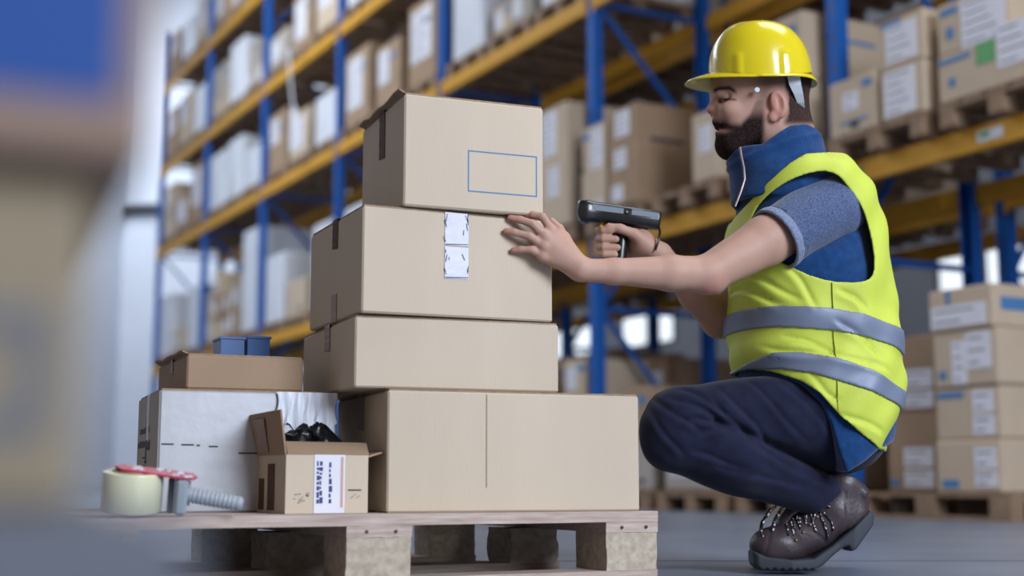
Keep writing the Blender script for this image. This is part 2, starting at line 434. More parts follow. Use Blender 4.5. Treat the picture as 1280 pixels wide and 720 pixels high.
carton_far(RK(-1.24, -.10, zz + .282), RANG, .52, .55, .30, 'card', lab('tan carton with hanging white paper on top of the green-stickered one'), G1,
           [('paper', .35, .95, .0, .9), ('blue', .06, .3, .75, .88), ('blue', .14, .24, .28, .5)])
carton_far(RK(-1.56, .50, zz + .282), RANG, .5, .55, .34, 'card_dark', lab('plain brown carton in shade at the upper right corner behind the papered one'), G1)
# floor level, right edge: one pallet with its long side to the aisle
r = empty('wooden_pallet', RK(-.79, -.16, 0), RANG, lab('wooden pallet on the floor under the labelled cartons at right'), 'pallet', 'pallets in the racks')
for i in range(5): MB().box((-.6, .0 + .175 * i, .122), (.6, .1 + .175 * i, .144)).build('deck_board', M['wood_far'], r)
for x in (-.6, -.07, .46):
    MB().box((x, 0, .1), (x + .14, .8, .122)).build('cross_board', M['wood_far'], r)
    for y in (0, .33, .7): MB().box((x, y, .022), (x + .14, y + .1, .1)).build('block', M['wood_far'], r)
for y in (0, .35, .7): MB().box((-.6, y, 0), (.6, y + .1, .022)).build('bottom_board', M['wood_far'], r)
G0 = 'labelled cartons on the floor pallet at right'
zz = .144
for i, (h, nm, mk) in enumerate((
    (.285, 'bottom', [('paper', .60, .93, .45, .85), ('paper', .60, .93, .12, .40), ('blue', .1, .35, .1, .25)]),
    (.285, 'second from bottom', [('paper', .58, .9, .5, .92), ('paper', .58, .9, .08, .45), ('blue', .05, .45, .80, .92)]),
    (.305, 'third from bottom', [('paper', .52, .9, .3, .95), ('paper', .30, .52, .05, .82), ('blue', .1, .2, .15, .3)]),
    (.235, 'topmost', [('paper', .05, .9, .1, .6), ('blue', .30, .36, .62, .98), ('eblue', .1, .8, .4, .7)]))):
    carton_far(RK(-1.09 + .01 * (i % 2), -.13 + .012 * ((i * 2) % 3), zz), RANG, .46, .62, h, 'card', lab('tan carton with white labels, %s of the column of four at right' % nm), G0, mk); zz += h + .002
zz = .144
for i, (h, nm) in enumerate(((.46, 'lower'), (.45, 'upper'))):
    carton_far(RK(-.52, .06 + .02 * i, zz), RANG, .46, .55, h, 'card_dark', lab('brown carton with twin white labels, %s of two beside the vest' % nm), G0,
               [('paper', .3, .8, .32, .56), ('paper', .3, .8, .06, .28), ('blue', .05, .2, .08, .16)]); zz += h + .002

# white strap with a paper tag hanging in front of the third-last bay
tb = (17.2 - 8.4) / D2.y
r = empty('hanging_strap', RK(tb, -.21, LEV[2] + .02), RANG, 'white strap with paper tag hanging from the third beams at upper left', 'strap')
b = MB(); b.tube([(0, .19, .06), (0, .0, .07), (.02, -.01, -.1), (.10, .0, -.5), (.22, .0, -.82)], .022, 6, flat=.4); b.build('strap', M['wrap'], r)
b = MB(); b.box((.12, -.01, -1.32), (.34, 0, -.78)); b.build('paper_tag', M['paper'], r)

# cartons on the lowest beams behind the scanner, as they stand
GS = 'cartons on the lowest beams behind the scanner'; zz = LZ[1] + .144
for t, l in ((2.42, 'wooden pallet on the lowest beams right behind the scanner'), (1.47, 'wooden pallet with one carton, on the lowest beams behind the man\'s face'), (3.42, 'wooden pallet on the lowest beams just right of the box stack')):
    pallet_far(lab(l), 'near pallets on the lowest beams', RK(t, -.13, LZ[1]), RANG, True)
carton_far(RK(2.66, -.15, zz), RANG, .36, .50, .38, 'card', lab('plain tan carton above the scanner, lower of two'), GS, [('paper', .55, .85, .05, .3)])
carton_far(RK(2.66, -.14, zz + .382), RANG, .36, .50, .36, 'card', lab('tan carton with hanging white sheet above the scanner, upper of two'), GS, [('paper', .35, .85, -.35, .9), ('blue', .05, .3, .7, .85)])
carton_far(RK(2.23, -.15, zz), RANG, .40, .80, .78, 'card_dark', lab('big brown carton with white labels between the scanner and the man\'s face'), GS, [('paper', .25, .75, .70, .96), ('paper', .2, .62, .38, .58), ('paper', .1, .5, .06, .22), ('eink', .15, .55, .62, .66)])
carton_far(RK(1.22, -.12, zz), RANG, .30, .5, .5, 'card', lab('pale tan carton directly behind the man\'s beard'), GS, [('paper', .3, .8, .4, .8)])
carton_far(RK(3.30, -.15, zz), RANG, .46, .60, 1.05, 'card', lab('tall tan carton with white papers just right of the box stack'), GS, [('paper', .1, .62, .60, .96), ('paper', .3, .7, .25, .5), ('eink', .2, .6, .4, .46)])
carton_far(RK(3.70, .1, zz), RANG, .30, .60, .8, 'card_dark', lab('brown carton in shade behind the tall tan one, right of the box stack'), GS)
# ================================================================ loaded pallet in the foreground
W0 = Vector((.311, 2.935, 0)); PYAW = math.atan2(.454, .891); DECK = .144
pal = empty('wooden_pallet', W0, PYAW, 'worn wooden pallet on the grey floor carrying the stack of tan boxes', 'pallet')
def jag(lo, hi, amp, seed):
    """board with slightly uneven ends and edges"""
    rr = random.Random(seed); b = MB(); (x0, y0, z0), (x1, y1, z1) = lo, hi
    n = 9; vs = []; fs = []
    for i in range(n):
        x = x0 + (x1 - x0) * i / (n - 1)
        a, c, e, g = [rr.uniform(-amp, amp) for _ in range(4)]
        ex = rr.uniform(-amp, amp) if i in (0, n - 1) else 0
        vs += [(x + ex, y0 + a, z0 + c * .5), (x + ex, y1 + e, z0 + c * .5), (x, y1 + e, z1), (x, y0 + a * .6, z1)]
    for i in range(n - 1):
        for k in range(4):
            p, q = i * 4 + k, i * 4 + (k + 1) % 4; fs.append((p, q, q + 4, p + 4))
    fs += [(0, 1, 2, 3), ((n - 1) * 4 + 3, (n - 1) * 4 + 2, (n - 1) * 4 + 1, (n - 1) * 4)]
    return b.add(vs, fs)
def jagblock(x0, x1, y0, y1, z0, z1, amp, seed):
    """compressed-wood block, broken at its edges"""
    rr = random.Random(seed); b = MB(); n = 7; vs = []; fs = []
    for j in range(n):
        z = z0 + (z1 - z0) * j / (n - 1)
        for (x, y) in ((x0, y0), (x1, y0), (x1, y1), (x0, y1)):
            vs.append((x + rr.uniform(-amp, amp), y + rr.uniform(-amp, amp) * .4, z))
    for j in range(n - 1):
        for k in range(4):
            p, q = j * 4 + k, j * 4 + (k + 1) % 4; fs.append((p, q, q + 4, p + 4))
    fs += [(3, 2, 1, 0), tuple((n - 1) * 4 + k for k in range(4))]
    return b.add(vs, fs)
for i, (y0, y1) in enumerate(((0, .12), (.165, .285), (.34, .46), (.515, .635), (.68, .80))):
    jag((-1.2, y0, .122), (0, y1, .144), .0012, i).build('deck_board', M['wood'], pal)
xb = [(-.127, 0), (-.70, -.565), (-1.2, -1.09)]
sh = [0, -.05, -.10]                                            # middle and back blocks and bottom boards slid sideways to fit the view
for i, (x0, x1) in enumerate(xb):
    jag((x0, .002, .1), (x1, .80, .122), .0012, 20 + i).build('cross_board', M['wood'], pal)
    for j, (y0, y1) in enumerate(((.003, .13), (.345, .46), (.69, .79))):
        jagblock(x0 + sh[j], x1 - .003 + sh[j], y0, y1, .0222, .0998, .0045 if (i, j) == (0, 1) else .0012, 40 + i * 3 + j).build('block', M['chip'], pal)
for j, (y0, y1) in enumerate(((.004, .10), (.345, .445), (.69, .79))):
    jag((-1.2 + sh[j], y0, 0), (0 + sh[j], y1, .022), .0012, 60 + j).build('bottom_board', M['wood'], pal)
nails = MB()
for x in (-.03, -.09, -.60, -.66, -1.12, -1.17):
    nails.tube([(x, -.0012, .111), (x, .004, .111)], .0035, 8, M=None)
nails.build('nail_heads', M['dark_steel'], pal, kind='stuff')

def carton(label, A, yaw, z, w, d, h, m='card', group='boxes stacked on the pallet', name='cardboard_box'):
    r = empty(name, (A[0], A[1], z), R(yaw), label, 'box', group)
    b = MB(); b.box((0, 0, .0005), (w, d, h), bev=.0035); b.build('body', M[m], r)
    t = .0035                                                     # two long top flaps meeting over the middle
    for y0, y1, rise in ((.003, d / 2 - .002, .0), (d / 2 + .002, d - .003, .001)):
        f = MB(); f.box((.003, y0, h), (w - .003, y1, h + t + rise)); f.build('top_flap', M['card_edge'], r)
    return r
def strip(parent, name, m, lo, hi, rot=None):
    b = MB(); b.box(lo, hi); return b.build(name, M[m] if isinstance(m, str) else m, parent)
def tape_end(r, d, h, ln, m='tape_brown', wd=.036, bottom=0):
    """tape over the top seam hanging down the left end"""
    b = MB(); y = d / 2
    z1 = h + .005
    vs = []; n = 8
    for i in range(n + 1):
        z = z1 - (ln + .005) * i / n; jx = -.0012 - .0006 * (i % 2)
        vs += [(jx, y - wd / 2, z), (jx, y + wd / 2, z + (.004 if i == n else 0))]
    fs = [(2 * i, 2 * i + 1, 2 * i + 3, 2 * i + 2) for i in range(n)]
    k = len(vs); vs += [(x + .001, yy, z) for x, yy, z in vs]
    fs += [tuple(i + k for i in f[::-1]) for f in fs]
    b.add(vs, fs); b.box((-.001, y - wd / 2, h + .0045), (.05, y + wd / 2, h + .0055))
    b.build('tape_strip', M[m], r)
    if bottom:
        b = MB(); b.box((-.0014, y - wd / 2, .001), (-.0004, y + wd / 2, bottom)); b.build('tape_strip', M['tape_clear'], r)
def end_flap(r, w, d, h, rise, dark='card_edge'):
    """short flap of the left end, sprung up a little above the top"""
    f = MB(); n = 8; vs = []; rr = random.Random(int(d * 1000))
    for i in range(n + 1):
        y = .006 + (d - .012) * i / n; e = rise * (.45 + .55 * math.sin(i * 1.9)) + rr.uniform(0, .0035)
        vs += [(.002, y, h + .0025), (-.007 - e * .5, y, h + .003 + e), (-.008 - e * .5, y, h + .0065 + e), (.002, y, h + .006)]
    fs = []
    for i in range(n):
        for k in range(4):
            p, q = i * 4 + k, i * 4 + (k + 1) % 4; fs.append((p, q, q + 4, p + 4))
    fs += [(0, 1, 2, 3), (n * 4 + 3, n * 4 + 2, n * 4 + 1, n * 4)]
    f.add(vs, fs); f.build('end_flap', M[dark], r)

# --- the stack of four, bottom to top
r = carton('wide tan cardboard box with a vertical seam, bottom of the tall stack', (-.249, 2.737), 21.0, DECK, .559, .42, .244)
strip(r, 'seam', 'card_edge', (.2095, -.0008, .05), (.2118, .0004, .240))
tape_end(r, .42, .244, .075, 'tape_clear', .05)
f = MB(); f.add([(.0, .02, .247), (.0, .40, .247), (-.03, .38, .262), (-.024, .10, .262), (.0, .02, .250), (.0, .40, .250), (-.03, .38, .265), (-.024, .10, .265)],
                [(0, 1, 2, 3), (7, 6, 5, 4), (0, 4, 5, 1), (1, 5, 6, 2), (2, 6, 7, 3), (3, 7, 4, 0)])
f.build('end_flap', M['card_edge'], r)
z = DECK + .2495
r = carton('plain low tan cardboard box, second from the bottom of the tall stack', (-.317, 2.735), 21.6, z, .448, .46, .145)
tape_end(r, .46, .145, .055, 'tape_clear', .045)
z += .1505
B3 = (Vector((-.303, 2.72, z)), R(24.0)); B3S = (.427, .387, .219)
r = carton('tan cardboard box with white tape label, under the man\'s left hand', B3[0], 24.0, z, *B3S)
tape_end(r, .387, .219, .062, 'tape_brown', .038, bottom=.06)
rr = random.Random(3)
for z0, z1 in ((.150, .2195), (.080, .147)):
    b = MB(); n = 7; vs = []
    for i in range(n + 1):
        zz = z0 + (z1 - z0) * i / n
        for j in range(5): vs.append((.178 + .053 * j / 4, -.0012 - rr.uniform(0, .0014), zz + (.0015 * math.sin(i + j) if 0 < i < n else 0)))
    k = len(vs); fs = [(i * 5 + j, i * 5 + j + 1, (i + 1) * 5 + j + 1, (i + 1) * 5 + j) for i in range(n) for j in range(4)]
    b.add(vs, fs); b.add([(x, -.0002, zz) for x, y, zz in vs], [q[::-1] for q in fs])
    lb = b.build('tape_label', M['paper'], r)
    s2 = MB()
    for i in range(9):
        x = rr.choice([.179, .180, .228, .229, rr.uniform(.185, .225)]); zz = rr.uniform(z0 + .004, z1 - .012); L = rr.uniform(.004, .016)
        a = rr.uniform(-.5, .5)
        s2.add([(x, -.0030, zz), (x + .0016, -.0030, zz), (x + .0016 + a * L, -.0030, zz + L), (x + a * L, -.0030, zz + L)], [(0, 1, 2, 3)])
    s2.add([(.179, -.0030, z0 + .001), (.230, -.0030, z0 + .003), (.230, -.0030, z0 + .0045), (.179, -.0030, z0 + .0025)], [(0, 1, 2, 3)])
    s2.build('scribble', M['ink_navy'], lb)
z += .2245
r = carton('tan cardboard box with blue outlined rectangle, top of the tall stack', (-.223, 2.745), 21.4, z, .312, .33, .237)
tape_end(r, .33, .237, .105, 'tape_brown', .042)
end_flap(r, .312, .33, .237, .0045)
b = MB(); x0, x1, z0, z1, t = .140, .297, .040, .129, .0026
for lo, hi in (((x0, -.0006, z0), (x1, .0004, z0 + t)), ((x0, -.0006, z1 - t), (x1, .0004, z1)), ((x0, -.0006, z0 + t), (x0 + t, .0004, z1 - t)), ((x1 - t, -.0006, z0 + t), (x1, .0004, z1 - t))): b.box(lo, hi)
b.build('printed_rectangle', M['ink_blue'], r)

# --- silver box, brown box and blue bins at the left of the pallet
r = carton('silver white film-coated box with printed marks, behind the tape dispenser', (-.708, 2.74), 21.0, DECK, .362, .397, .245, 'foil', 'other boxes on the pallet')
strip(r, 'end_panel', 'card_grey', (-.0012, .001, .002), (-.0002, .396, .244))
b = MB(); rr = random.Random(5)
for i, (z0, y0, y1) in enumerate(((.165, .16, .34), (.135, .14, .36), (.128, .14, .2))):
    y = y0
    while y < y1:
        L = rr.uniform(.008, .02); b.box((-.002, y, z0), (-.0012, y + L, z0 + rr.uniform(.010, .015))); y += L + .006
for i in range(10): b.box((-.002, .19 + rr.uniform(0, .05), .03 + i * .009), (-.0012, .26 + rr.uniform(-.02, .02), .034 + i * .009))
b.box((-.002, .205, .10), (-.0012, .225, .20)); b.build('printed_text', M['ink'], r)
strip(r, 'tape_strip', 'paper', (-.0022, .17, .15), (-.0012, .215, .246))
b = MB()
for (x0, x1, zz) in ((.006, .03, .135), (.045, .07, .134), (.075, .082, .133), (.10, .118, .131), (.16, .205, .118), (.21, .24, .119)):
    b.box((x0, -.001, zz), (x1, .0002, zz + .003))
b.build('printed_text', M['ink'], r)
# wrinkled film over its right corner
b = MB(); vs = []; nx, nz = 26, 8; rr = random.Random(9)
ph = [rr.uniform(-.4, .4) for _ in range(nx + 1)]
for j in range(nz + 1):
    for i in range(nx + 1):
        x = .235 + .124 * i / nx; zz = .246 - (.075 + .012 * math.sin(i * .9)) * j / nz
        vs.append((x + .003 * math.sin(j * .8 + i), -.006 - .005 * math.sin(i * 1.45 + ph[i] + j * .12) * min(1, j / 2) - .002, zz))
fs = [(j * (nx + 1) + i, j * (nx + 1) + i + 1, (j + 1) * (nx + 1) + i + 1, (j + 1) * (nx + 1) + i) for j in range(nz) for i in range(nx)]
b.add(vs, fs, 0, True); b.add([(x, -.0006, zz) for x, y, zz in vs], [q[::-1] for q in fs])
b.build('film_fold', M['wrap'], r)
zb = DECK + .2505
r = carton('low brown cardboard box with loose flaps, lying on the silver box', (-.668, 2.79), 24.0, zb, .245, .34, .070, 'card_dark', 'other boxes on the pallet')
end_flap(r, .245, .34, .070, .004); tape_end(r, .34, .07, .03, 'tape_clear', .03)
zb2 = zb + .0755
for i, (dx, dy) in enumerate(((.112, .205), (.176, .225))):
    c, s = math.cos(R(24)), math.sin(R(24))
    q = empty('blue_plastic_bin', (-.668 + dx * c - dy * s, 2.79 + dx * s + dy * c, zb2), R(24 + 3 * i), 'small blue plastic bin, %s of two on the brown box' % ('left' if i == 0 else 'right'), 'bin', 'blue bins')
    w_, d_, h_ = .052, .085, .052 + .006 * i
    b = MB(); b.box((0, 0, 0), (w_, d_, .003)); b.box((0, 0, .003), (.003, d_, h_)); b.box((w_ - .003, 0, .003), (w_, d_, h_)); b.box((.003, 0, .003), (w_ - .003, .003, h_)); b.box((.003, d_ - .003, .003), (w_ - .003, d_, h_))
    b.build('bin_shell', M['plastic_blue'], q)
    b = MB(); b.box((-.003, -.003, h_), (w_ + .003, .0015, h_ + .005)); b.box((-.003, .0015, h_), (.0015, d_ + .003, h_ + .005)); b.box((w_ - .0015, .0015, h_), (w_ + .003, d_ + .003, h_ + .005)); b.build('rim', M['plastic_blue'], q)

# --- small open carton with its raised flap, and the black bundle in it
CA = Vector((-.436, 2.646, DECK)); cy = 27.0; cw, cdp, ch = .169, .27, .114
r = empty('open_carton', CA, R(cy), 'small open tan carton with taped label and raised brown side flap', 'box', 'other boxes on the pallet')
b = MB(); t = .004
b.box((0, 0, .0005), (cw, cdp, .0045)); b.box((0, 0, .0045), (cw, t, ch)); b.box((0, cdp - t, .0045), (cw, cdp, ch)); b.box((0, t, .0045), (t, cdp - t, ch)); b.box((cw - t, t, .0045), (cw, cdp - t, ch))
b.build('body', M['card'], r)
def slab(name, quad, th, m, parent):
    q = [Vector(p) for p in quad]; n = (q[1] - q[0]).cross(q[2] - q[0]).normalized() * th
    b = MB(); b.add(q + [p + n for p in q], [(0, 1, 2, 3), (7, 6, 5, 4), (0, 4, 5, 1), (1, 5, 6, 2), (2, 6, 7, 3), (3, 7, 4, 0)])
    return b.build(name, M[m], parent)
fl_ = slab('side_flap', [(-.001, .004, ch), (-.001, .262, ch), (-.022, .27, ch + .082), (-.016, -.006, ch + .086)], .0035, 'card_dark', r)
slab('tape_strip', [(-.0056, .10, ch + .006), (-.0056, .17, ch + .006), (-.0215, .16, ch + .072), (-.0205, .09, ch + .072)], .0012, 'tape_clear', fl_)
slab('front_flap', [(.002, -.001, ch), (cw, -.001, ch), (cw + .022, .07, ch + .023), (.02, .07, ch + .024)], .0035, 'card_dark', r)
slab('right_flap', [(cw - .001, .005, ch - .002), (cw - .001, .26, ch - .002), (cw + .045, .25, ch + .012), (cw + .045, .02, ch + .010)], .0035, 'card_dark', r)
lb = strip(r, 'tape_label', 'paper', (.057, -.0014, .001), (.120, -.0002, ch))
b = MB(); rr = random.Random(11)
for x0 in (.062, .068, .087):
    zz = .020
    while zz < .100:
        L = rr.uniform(.004, .012); b.box((x0, -.0019, zz), (x0 + rr.uniform(.003, .007), -.0014, zz + L)); zz += L + .003
b.build('printed_text', M['ink_navy'], lb)
strip(r, 'tape_edge', mat('pinkish_tape', srgb(186, 150, 140), .5), (.111, -.0019, .012), (.1165, -.0014, ch - .004))
b = MB(); b.box((.127, -.0008, .044), (.155, .0004, .0468)); rr = random.Random(2)
for i in range(14):
    x = .015 + rr.uniform(0, .028); zz = .018 + rr.uniform(0, .022); b.box((x, -.0008, zz), (x + rr.uniform(.002, .008), .0004, zz + .0012))
for i in range(5): b.box((.133 + i * .004, -.0008, .030 + .003 * (i % 3)), (.136 + i * .004, .0004, .0312 + .003 * (i % 3)))
b.build('printed_marks', M['ink'], r)
for i in range(2):
    b = MB(); b.box((-.0012, .07 + .07 * i, .006), (-.0002, .115 + .06 * i, ch * (.85 - .25 * i))); b.build('tape_strip', M['tape_brown'], r)

def blob(name, balls, m, seed, parent=None, **kw):
    """crumpled lump: union of displaced spheres in one closed mesh"""
    bm = bmesh.new(); rr = random.Random(seed)
    for (c, rad, sq) in balls:
        g = bmesh.ops.create_icosphere(bm, subdivisions=3, radius=rad)
        k = rr.uniform(0, 9)
        for v in g['verts']:
            p = v.co.copy(); q = p / rad * 3
            v.co = p * (1 + .16 * math.sin(q.x * 2.1 + k) * math.cos(q.y * 2.7 - k) + .10 * math.sin(q.z * 4.3 + k * 2) + .05 * math.sin(q.x * 7 + q.y * 5))
            v.co.x *= sq[0]; v.co.y *= sq[1]; v.co.z *= sq[2]; v.co += Vector(c)
    me = bpy.data.meshes.new(name); bm.to_mesh(me); bm.free(); me.materials.append(M[m])
    for p in me.polygons: p.use_smooth = True
    return link(name, me, parent, **kw)
bl = blob('black_film_bundle', [((.056, .09, .080), .034, (1.2, 1.1, 1.9)), ((.105, .10, .085), .038, (1.2, 1.1, 1.8)), ((.07, .12, .105), .032, (1.3, 1, 1.5)), ((.125, .12, .09), .022, (1.2, 1, 1.9)), ((.045, .11, .12), .02, (1.2, 1, 1.2)), ((.09, .08, .142), .013, (1.1, 1, 1.5)), ((.062, .08, .135), .013, (1.4, 1, 1.2))], 'black_gloss', 4,
     label='crumpled glossy black plastic bundle sticking out of the small open carton', cat='bundle')
bl.location = CA + Vector((-.004, .012, .018)); bl.rotation_euler = (0, 0, R(cy))

# --- tape dispenser
tp = P(168, 645, 2.50); TD = Vector((tp.x, 2.475, DECK))
r = empty('tape_dispenser', TD + Vector((0, 0, .0092)), R(14), 'packing tape dispenser with clear roll, red plate and grey ribbed handle', 'tape dispenser')
M['tape_roll'] = mat('tape_roll', srgb(214, 212, 176), .25, col2=srgb(200, 204, 180), scale=5, stretch=(2, 2, .2), coat=.3)
b = MB(); b.lathe([(.036, .003), (.0525, .003), (.0535, .005), (.0535, .070), (.0525, .072), (.036, .072)], 48); b.build('tape_roll', M['tape_roll'], r)
b = MB(); b.lathe([(.031, .002), (.0358, .002), (.0358, .074), (.031, .074)], 32); b.build('core', M['card_dark'], r)
M['red'] = mat('red_plastic', srgb(176, 44, 70), .35)
M['grey_plastic'] = mat('grey_plastic', srgb(150, 158, 166), .4)
poly = [(-.02, -.03)] + [(.0 + .034 * math.cos(a), .034 * math.sin(a)) for a in (-2.0, -1.2)] + [(.07, -.036), (.105, -.03), (.112, .0), (.105, .03), (.07, .036)] + [(.034 * math.cos(a), .034 * math.sin(a)) for a in (1.2, 2.0)] + [(-.02, .03), (-.032, 0)]
b = MB(); n = len(poly); vs = [(x, y, .0745 - (x - 0) * .10) for x, y in poly] + [(x, y, .0785 - (x - 0) * .10) for x, y in poly]
b.add(vs, [list(range(n))[::-1], [i + n for i in range(n)]] + [(i, (i + 1) % n, (i + 1) % n + n, i + n) for i in range(n)]); pl_ = b.build('side_plate', M['red'], r)
rr = random.Random(1); b = MB()
for i in range(16):
    x = rr.uniform(-.01, .10); y = rr.uniform(-.03, .02); zt = .0787 - x * .10; L = rr.uniform(.006, .016); wd_ = rr.uniform(.004, .008); a = rr.uniform(-.4, .4)
    M4 = Matrix.Translation((x, y, zt)) @ Matrix.Rotation(a, 4, 'Z'); b.box((-L / 2, -wd_ / 2, 0), (L / 2, wd_ / 2, .0012 + rr.uniform(0, .002)), M=M4)
b.build('torn_label', M['paper'], pl_, kind='stuff')
b = MB(); b.box((.062, -.030, .004), (.074, .030, .066), bev=.003); b.build('tension_roller', M['black_gloss'], r)
b = MB(); b.box((.0745, -.034, .0), (.097, .034, .066), bev=.006); b.box((.0972, -.008, .015), (.102, .03, .055)); b.build('frame', M['grey_plastic'], r)
b = MB(); pts = []; rad = []
for i in range(46):
    u = i / 45; pts.append((.092 + .104 * u, -.012 - .012 * u, .036 - .013 * u)); base = .0125 + .0015 * math.sin(u * 3.1)
    rad.append((base + (.0016 * math.sin(i * 1.9) if 5 < i < 40 else 0)) * (1 if i < 43 else (1, .85, .6)[i - 43]))
b.tube(pts, rad, 16); b.build('handle', M['grey_plastic'], r)
b = MB(); b.tube([(-.05, -.012, .0745), (-.035, .0, .079), (-.01, .0, .080), (.02, .0, .0785)], .0015, 6); b.build('tape_end', M['tape_clear'], r)

bpy.data.objects['tape_dispenser'].rotation_euler = (R(9), R(2), R(14))

# ================================================================ blurred stack right in front of the camera, at left
fx = mat('grey_tray_plastic', srgb(86, 90, 99), .7)
M['card_fg'] = mat('cardboard_foreground', srgb(134, 112, 98), .85, var=.05, scale=8)  # darker brown: the shade on these near boxes is painted into the colour
M['card_fg2'] = mat('cardboard_foreground_tan', srgb(132, 119, 97), .85, var=.05, scale=8)  # tan darkened as well, standing in for shade on the lower box
M['label_blue'] = mat('blue_label', srgb(40, 74, 134), .7, spec=.2)  # blue darkened with the cardboard, shade put into the colour
M['mark_grey'] = mat('grey_print', srgb(92, 96, 104), .8)
def fg(label, xr, yr, z0, z1, m, w=.5, d=.4, name='cardboard_box'):
    o = empty(name, (xr, yr, z0), R(22), label, 'box' if name != 'grey_tray' else 'tray', 'boxes close to the camera')
    b = MB(); b.box((-w, 0, 0), (0, d, z1 - z0), bev=.004); b.build('body', m, o); return o
pb = empty('wooden_pallet', (-.08, .36, 0), R(22), 'wooden pallet under the out-of-focus boxes close to the camera', 'pallet')
for i in range(4): MB().box((-.6, .0 + .13 * i, .122), (0, .1 + .13 * i, .144)).build('deck_board', M['wood'], pb)
for x in (-.6, -.35, -.1):
    MB().box((x, 0, .1), (x + .1, .49, .122)).build('cross_board', M['wood'], pb)
    for y in (0, .2, .39): MB().box((x, y, 0), (x + .1, y + .1, .1)).build('block', M['chip'], pb)
fg('low grey tray under the blurred boxes at the lower left corner', -.085, .37, .1445, .196, fx, name='grey_tray')
o = fg('blurred tan box with grey printed square, lower one close to the camera', -.158, .50, .1965, .322, M['card_fg2'])
b = MB()
for lo, hi in (((-.10, -.001, .024), (-.012, 0, .034)), ((-.10, -.001, .062), (-.012, 0, .072)), ((-.10, -.001, .034), (-.09, 0, .062)), ((-.022, -.001, .034), (-.012, 0, .062))): b.box(lo, hi)
b.build('printed_square', M['mark_grey'], o)
o = fg('blurred brown box with square blue label, upper one close to the camera', -.133, .49, .3225, .60, M['card_fg'])
b = MB(); b.box((-.078, -.0012, .022), (-.012, 0, .085)); b.build('blue_label', M['label_blue'], o)
# ================================================================ the squatting man: smooth surfaces from distance fields
def V3(p): return np.array(p, np.float32)
def rc(a, b, ra, rb):
    """tapered limb from a to b"""
    a, b = V3(a), V3(b); ab = b - a; L2 = float(ab @ ab) + 1e-12
    def f(p):
        t = np.clip(((p - a) @ ab) / L2, 0, 1)
        return np.sqrt((((p - a) - t[:, None] * ab) ** 2).sum(1)) - (ra + (rb - ra) * t)
    return f
def chain(pts, rad):
    return [rc(pts[i], pts[i + 1], rad[i], rad[i + 1]) for i in range(len(pts) - 1)]
def ell(c, r, rot=None):
    c, r = V3(c), V3(r); Rm = np.array(rot, np.float32) if rot is not None else None
    def f(p):
        q = p - c
        if Rm is not None: q = q @ Rm
        k0 = np.sqrt(((q / r) ** 2).sum(1)); k1 = np.sqrt(((q / (r * r)) ** 2).sum(1)) + 1e-9
        return k0 * (k0 - 1) / k1
    return f
def rotm(ax, deg): return np.array(Matrix.Rotation(R(deg), 3, ax))
def smin(a, b, k):
    h = np.maximum(k - np.abs(a - b), 0) / k
    return np.minimum(a, b) - h * h * k * .25
def smax(a, b, k): return -smin(-a, -b, k)
def union(fs, k):
    def f(p):
        d = fs[0](p)
        for g in fs[1:]: d = smin(d, g(p), k)
        return d
    return f
def plane(pt, n):
    pt = V3(pt); n = V3(n) / np.linalg.norm(n)
    return lambda p: (p - pt) @ n
def poly_xz(pts):
    """2-D polygon in the x,z plane, negative inside"""
    v = np.array([(q[0], q[2]) for q in pts], np.float32)
    def f(p):
        x, z = p[:, 0], p[:, 2]; d = np.full(len(p), 1e9, np.float32); ins = np.zeros(len(p), bool)
        for i in range(len(v)):
            a, b = v[i], v[i - 1]; ex, ez = b - a; wx, wz = x - a[0], z - a[1]
            t = np.clip((wx * ex + wz * ez) / (ex * ex + ez * ez + 1e-12), 0, 1)
            d = np.minimum(d, (wx - ex * t) ** 2 + (wz - ez * t) ** 2)
            c = (a[1] > z) != (b[1] > z)
            with np.errstate(divide='ignore', invalid='ignore'):
                ins ^= c & (x < (b[0] - a[0]) * (z - a[1]) / (b[1] - a[1] if b[1] != a[1] else 1e-9) + a[0])
        d = np.sqrt(d); return np.where(ins, -d, d)
    return f
def loft(rows, cy, n=2.3):
    """rows: (z, x_front, x_back, half width) from top to bottom; smooth stacked sections"""
    rows = sorted(rows); z = np.array([r[0] for r in rows]); zz = np.linspace(z[0], z[-1], 160); k = np.hanning(15); k /= k.sum()
    def sm(y):
        q = np.interp(zz, z, y); e = np.concatenate([np.full(7, q[0]), q, np.full(7, q[-1])]); return np.convolve(e, k, 'valid')
    XF, XB, HW = sm([r[1] for r in rows]), sm([r[2] for r in rows]), sm([r[3] for r in rows])
    def f(p):
        zf = p[:, 2]; xf, xb, hw = np.interp(zf, zz, XF), np.interp(zf, zz, XB), np.interp(zf, zz, HW)
        rx = (xb - xf) / 2; ux = np.abs(p[:, 0] - (xf + xb) / 2); uy = np.abs(p[:, 1] - cy)
        q = ((ux / rx) ** n + (uy / hw) ** n) ** (1 / n) + 1e-6
        g = q ** (1 - n) * np.sqrt((ux ** (n - 1) / rx ** n) ** 2 + (uy ** (n - 1) / hw ** n) ** 2)
        d = (q - 1) / np.maximum(g, .5 / np.maximum(rx, hw))
        return np.maximum(d, np.maximum(zz[0] - zf, zf - zz[-1])).astype(np.float32)
    return f
def fold(p, a, b, c, amp, ph=0.0):
    return amp * np.sin(p[:, 0] * a + p[:, 1] * b + p[:, 2] * c + ph + 1.3 * np.sin(p[:, 0] * 11 + ph * 2) + 1.1 * np.sin(p[:, 2] * 13 - ph))

